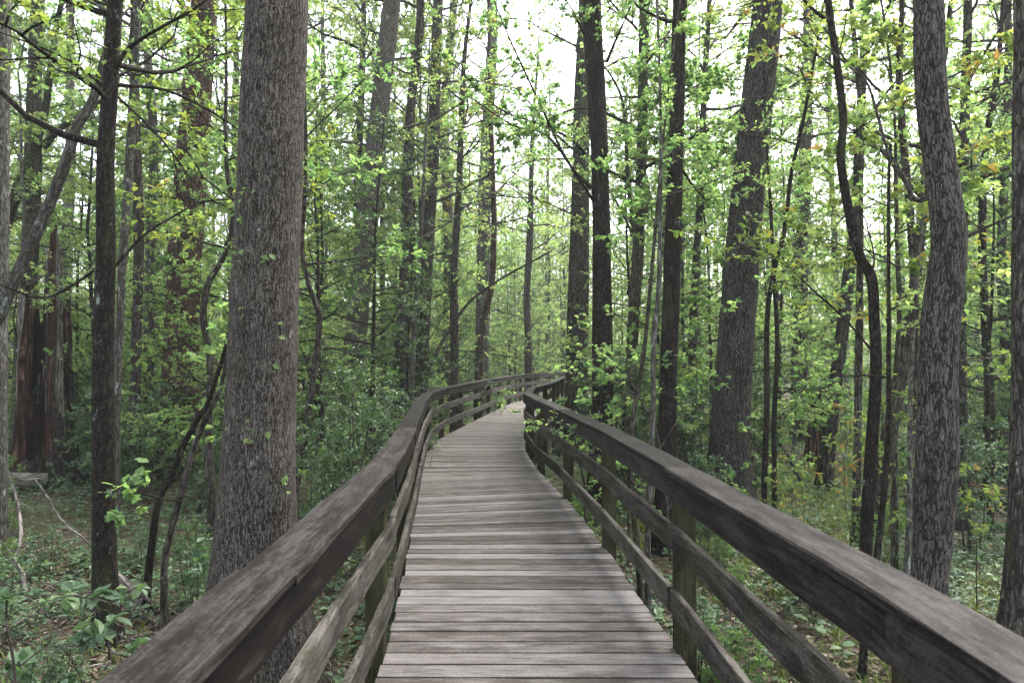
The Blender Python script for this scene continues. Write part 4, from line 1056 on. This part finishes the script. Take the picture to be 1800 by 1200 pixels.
mb = MB()
for (n, y0, y1, L0) in ((15000, 3, 12, .16), (20000, 10, 30, .24)):
    x, y = wedge(n, y0, y1, g, .8, 1.0)
    px = 900 + x / y * F
    k = patch(x, y, .9, 4.0) + g.normal(0, .22, len(x)) > np.where((px > 1180) & (px < 1620) & (y > 7), -.45, np.where(x < 0, .48, .25))
    x, y = x[k], y[k]; m = 5
    kk = np.repeat(np.arange(len(x)), m); N = len(kk)
    p = np.column_stack([x[kk] + g.normal(0, .03, N), y[kk] + g.normal(0, .03, N), gz(x, y)[kk] - .01])
    a = g.uniform(0, 6.28, N); L = L0 * g.uniform(.4, 1.2, N)
    d = np.column_stack([np.cos(a) * .45, np.sin(a) * .45, np.ones(N)])
    w = g.uniform(.003, .005, N) * (1 + y[kk] / 12)
    sd = np.column_stack([-np.sin(a), np.cos(a), np.zeros(N)])
    dd = nrm(d) * L[:, None]; tip = p + dd + np.column_stack([np.cos(a), np.sin(a), -.5 * np.ones(N)]) * (L * .35)[:, None]
    mdl = p + dd * .6
    V = np.stack([p - sd * w[:, None], p + sd * w[:, None], mdl + sd * w[:, None] * .8, mdl - sd * w[:, None] * .8, tip], 1)
    b = (np.arange(N) * 5)[:, None]
    tn = np.repeat(np.clip(g.normal(.5, .25, N), 0, 1), 5)
    n0 = mb.n
    mb.add(V.reshape(-1, 3), b + np.array([[0, 1, 2, 3]]), 0, None, tn, False)
    # tips share the same vertices
    mb.f.append((b + np.array([[3, 2, 4]])).astype(np.int32) + n0); mb.m.append(np.zeros(N, np.int32)); mb.s.append(np.zeros(N, bool))
tag(mb.build('grass', [M['grass']]), 'thin green grass growing in patches on the forest floor', None, None, 'stuff')

# ------------------------------------------------------------------ fallen wood
def stick(name, label, pts, w, m, seed, twigs=0, cat='branch', sides=8, lump=.08, cap=True, grp=None):
    """pts: (px, py, height above the ground) lying on the forest floor"""
    g = np.random.default_rng(seed)
    Q = []
    for px, py, h in pts:
        p = at_height(px, py, -.8 + h)
        for _ in range(4):
            p = at_height(px, py, float(gz(p[0], p[1])) + h)
        Q.append(p)
    Q = np.array(Q); base = Q[0].copy(); Q = Q - base
    dist = base[1]
    R = np.linspace(w, w * .5, len(Q)) / 2 / F * np.array([q[1] + dist for q in Q])
    P, PR = smooth_trunk(Q, R, 7)
    P = P + np.vstack([np.zeros((1, 3)), np.cumsum(g.normal(0, .004, (len(P) - 1, 3)), 0)])
    rt = empty(name, base); tag(rt, label, cat, grp)
    mb = MB(); tube(mb, P, PR, sides, 0, lump, seed, cap=cap); mb.build('stem', [M[m]], rt)
    for k in range(twigs):
        p, d, kk, tt = spawn(P[None], 1, .2, .95, .8, .6, g)
        b = shoots(p, d, g.uniform(.25, .7, 1), 6, .18, -.02, g)
        m2 = MB(); tube(m2, b[0], np.linspace(PR.mean() * .45, .002, 6), 5, 0, 0, seed + k); m2.build('twig', [M[m]], rt)
    return rt


stick('fallen_branch', 'pale bent fallen branch curving from the lichen-spotted trunk toward the railing', [(205, 1010, .30), (228, 1030, .22), (243, 1055, .12), (248, 1078, .06), (270, 1090, .05), (300, 1093, .03)], 11, 'dead', 1, 4)
stick('fallen_branch', 'dark curved fallen branch arching beside the pale bent one', [(240, 1040, .16), (262, 1055, .2), (272, 1075, .1), (310, 1085, .03)], 8, 'bark_mid', 2, 3)
stick('fallen_branch', 'whitish forked branch hanging over undergrowth near the old log', [(46, 1040, .05), (40, 1010, .18), (28, 985, .3), (40, 930, .48), (30, 870, .62), (12, 820, .75)], 8, 'dead', 3, 5)
stick('fallen_branch', 'thin pale stick leaning on the lichen-spotted trunk from upper undergrowth', [(168, 965, .25), (140, 940, .35), (112, 915, .45), (88, 880, .55), (62, 840, .7)], 5, 'dead', 4, 2)
stick('fallen_branch', 'pale stick lying from the near corner up to the twig heap', [(-20, 1130, .12), (20, 1100, .16), (62, 1075, .2), (110, 1055, .18), (160, 1048, .14)], 8, 'dead', 5, 4)
stick('fallen_branch', 'dark mossy limb lying on the ground left of the lichen-spotted trunk', [(70, 1075, .06), (100, 1058, .1), (135, 1052, .12), (170, 1050, .08)], 14, 'bark_moss', 6, 2)
stick('fallen_branch', 'thin grey stick lying level in front of the undergrowth left', [(40, 955, .12), (75, 950, .14), (110, 946, .12), (165, 942, .1)], 4, 'dead', 7, 1)
stick('fallen_branch', 'dark stick slanting down to the ground in the right clearing', [(1418, 862, .02), (1398, 828, .35), (1380, 795, .7), (1362, 765, .95)], 6, 'bark_dark', 8, 2)
stick('fallen_branch', 'straight twig lying across low plants beneath the thickest trunk', [(205, 1128, .03), (245, 1118, .08), (290, 1110, .04), (330, 1100, .03)], 5, 'dead', 9, 3)
stick('fallen_branch', 'thin twig leaning against the near corner plants', [(90, 1190, .02), (92, 1150, .12), (96, 1110, .25)], 4, 'dead', 10, 1)
for k, (x, y) in enumerate([(150, 1085), (185, 1098), (120, 1110), (215, 1060), (262, 1075), (135, 1135), (95, 1085), (228, 1112), (172, 1130), (250, 1125), (205, 1080), (280, 1060), (60, 1110), (110, 1160), (165, 1170), (40, 1060), (75, 1020), (130, 1010), (230, 1150), (195, 1150), (300, 1070), (100, 975), (30, 1150), (255, 1095)]):
    gg = np.random.default_rng(500 + k); a = gg.uniform(-1, 1)
    stick('twig', 'one of many thin dead twigs heaped around the lichen-spotted trunk', [(x - 38, y + 22 * a, .03), (x, y + 6 * gg.normal(), .12), (x + 36, y - 20 * a, .05)], 3.2, 'twig' if k % 2 else 'dead', 510 + k, 2, 'twig', 5, .05, False, 'dead twigs heaped on the ground')
for k, (x, y) in enumerate([(1330, 1010), (1400, 1060), (1475, 985), (1560, 1050), (1700, 1010), (1730, 930), (1690, 980), (1360, 930), (1250, 1010), (1440, 1150)]):
    gg = np.random.default_rng(540 + k); a = gg.uniform(-1, 1)
    stick('twig', 'one of the scattered dead twigs lying in the litter beyond the inner railing', [(x - 30, y + 14 * a, .02), (x, y + 4 * gg.normal(), .06), (x + 30, y - 14 * a, .02)], 3.0, 'twig' if k % 2 else 'dead', 560 + k, 1, 'twig', 5, .05, False, 'dead twigs beyond the inner railing')
stick('fallen_log', 'old grey split log lying at the photo edge in front of the hollow tree', [(-60, 850, .24), (0, 846, .25), (45, 844, .26), (84, 842, .25)], 38, 'dead', 11, 0, 'log', 18, .12)
stick('fallen_log', 'reddish decaying log lying among ferns right of the S-curved trunk', [(1698, 862, .14), (1730, 872, .15), (1765, 880, .15), (1800, 892, .14)], 36, 'rot', 12, 0, 'log', 18, .12)
stick('fallen_log', 'dark thin log lying behind the reddish one', [(1700, 832, .2), (1745, 828, .22), (1790, 826, .2)], 10, 'bark_dark', 13, 1, 'log', 10)
stick('fallen_log', 'blackish log lying beyond the leaning brown trunk', [(1540, 742, .2), (1575, 738, .22), (1612, 736, .2)], 13, 'bark_dark', 14, 1, 'log', 10)
stick('tree_stub', 'pale cut log end sticking up at the edge beyond ferns', [(1778, 868, .1), (1784, 845, .22), (1790, 835, .3)], 30, 'dead', 15, 0, 'log', 14)

# ------------------------------------------------------------------ the wood far behind that reads as one mass
g = np.random.default_rng(601); mb = MB()
n = 420
y = g.uniform(70, 96, n); x = g.uniform(-1, 1, n) * (.82 * y + 6); h = g.uniform(14, 24, n)
z = np.linspace(-1.2, 1, 9)
P = np.stack([np.column_stack([np.full(9, a) + np.cumsum(g.normal(0, .10, 9)), np.full(9, b), -1.2 + (c + 1.2) * np.linspace(0, 1, 9)]) for a, b, c in zip(x, y, h)])
tubes(mb, P, g.uniform(.07, .2, n)[:, None] * np.linspace(1, .25, 9)[None], 5, 0)
nc = 7500
y = g.uniform(72, 98, nc); x = g.uniform(-1, 1, nc) * (.82 * y + 6); zc = g.uniform(0, 1, nc) ** 1.5 * 19
zc[:3400] = g.uniform(-.5, 7, 3400)
m = 34
kk = np.repeat(np.arange(nc), m)
rad = g.uniform(.8, 1.9, nc)
p = np.column_stack([x, y, zc])[kk] + g.normal(0, 1, (len(kk), 3)) * (rad[kk] * .75)[:, None] * np.array([1, 1, .5])
k2 = p[:, 2] > -.8; p = p[k2]; kk = kk[k2]
d = g.normal(0, 1, p.shape); L = g.uniform(.16, .34, len(p))
leaf_mesh(mb, p, d, Zax + g.normal(0, .7, p.shape), L, L * .7, 'diamond', 1, np.clip(g.uniform(.1, .9, nc)[kk] + g.normal(0, .1, len(kk)), 0, 1))
tag(mb.build('far_woods', [M['bark_mid'], M['leaf_far']]), 'distant mass of thin trunks and pale leaves closing off the wood', None, None, 'stuff')

# ------------------------------------------------------------------ light, air, camera
SUN_EL, SUN_AZ = math.radians(58), math.radians(38)      # high, ahead and to the right, behind thin cloud
w = bpy.data.worlds.new("World"); bpy.context.scene.world = w; w.use_nodes = True
wt = w.node_tree; wt.nodes.clear()
sky = wt.nodes.new("ShaderNodeTexSky"); sky.sky_type = 'NISHITA'; sky.sun_disc = False
sky.sun_elevation = SUN_EL; sky.sun_rotation = SUN_AZ; sky.dust_density = 4.0; sky.air_density = 1.0; sky.altitude = 0
hs = wt.nodes.new("ShaderNodeHueSaturation"); hs.inputs["Saturation"].default_value = SKY_SAT
bg = wt.nodes.new("ShaderNodeBackground"); bg.inputs[1].default_value = SKY_STRENGTH
wo = wt.nodes.new("ShaderNodeOutputWorld")
wt.links.new(sky.outputs[0], hs.inputs["Color"]); wt.links.new(hs.outputs[0], bg.inputs[0]); wt.links.new(bg.outputs[0], wo.inputs[0])
sl = bpy.data.lights.new("sun", 'SUN'); sl.energy = SUN_STRENGTH; sl.angle = math.radians(25); sl.color = (1.0, .97, .93)
so = bpy.data.objects.new("sun", sl); C.objects.link(so)
sv = Vector((math.cos(SUN_EL) * math.sin(SUN_AZ), math.cos(SUN_EL) * math.cos(SUN_AZ), math.sin(SUN_EL)))
so.rotation_euler = sv.to_track_quat('Z', 'Y').to_euler(); so.location = (0, 0, 40)

if HAZE > 0:
    mb = MB()
    x0, x1, y0, y1, z0, z1 = -130, 130, -70, 125, -2.0, 30.0
    V = [(x0, y0, z0), (x1, y0, z0), (x1, y1, z0), (x0, y1, z0), (x0, y0, z1), (x1, y0, z1), (x1, y1, z1), (x0, y1, z1)]
    mb.add(V, [[0, 3, 2, 1], [4, 5, 6, 7], [0, 1, 5, 4], [1, 2, 6, 5], [2, 3, 7, 6], [3, 0, 4, 7]], smooth=False)
    t = NT('thin_air_haze')
    pv = t.n("VolumePrincipled", {"Color": (.92, .95, .97, 1), "Density": HAZE, "Anisotropy": 0.3})
    t.t.links.new(pv.outputs[0], t.out.inputs["Volume"])
    tag(mb.build('haze', [t.m]), 'thin pale haze filling the air of the wood', None, None, 'stuff')

cam = bpy.data.cameras.new("camera"); co = bpy.data.objects.new("camera", cam); C.objects.link(co)
cam.sensor_width = 36; cam.lens = F / 1800 * 36; cam.clip_end = 1500; cam.clip_start = .05
cam.dof.use_dof = True; cam.dof.focus_distance = 9.0; cam.dof.aperture_fstop = 4.0
co.location = (0, 0, EYE); co.rotation_euler = (math.pi / 2 + PITCH, 0, 0)
sc = bpy.context.scene; sc.camera = co
sc.view_settings.view_transform = 'Standard'; sc.view_settings.look = 'None'; sc.view_settings.gamma = 1.0
sc.view_settings.exposure = EXPOSURE
sc.render.engine = 'CYCLES'
cy = sc.cycles
cy.use_denoising = True; cy.max_bounces = 6; cy.diffuse_bounces = 4; cy.glossy_bounces = 2; cy.transmission_bounces = 5; cy.volume_bounces = 1
cy.transparent_max_bounces = 4; cy.sample_clamp_indirect = 6.0; cy.caustics_reflective = False; cy.caustics_refractive = False
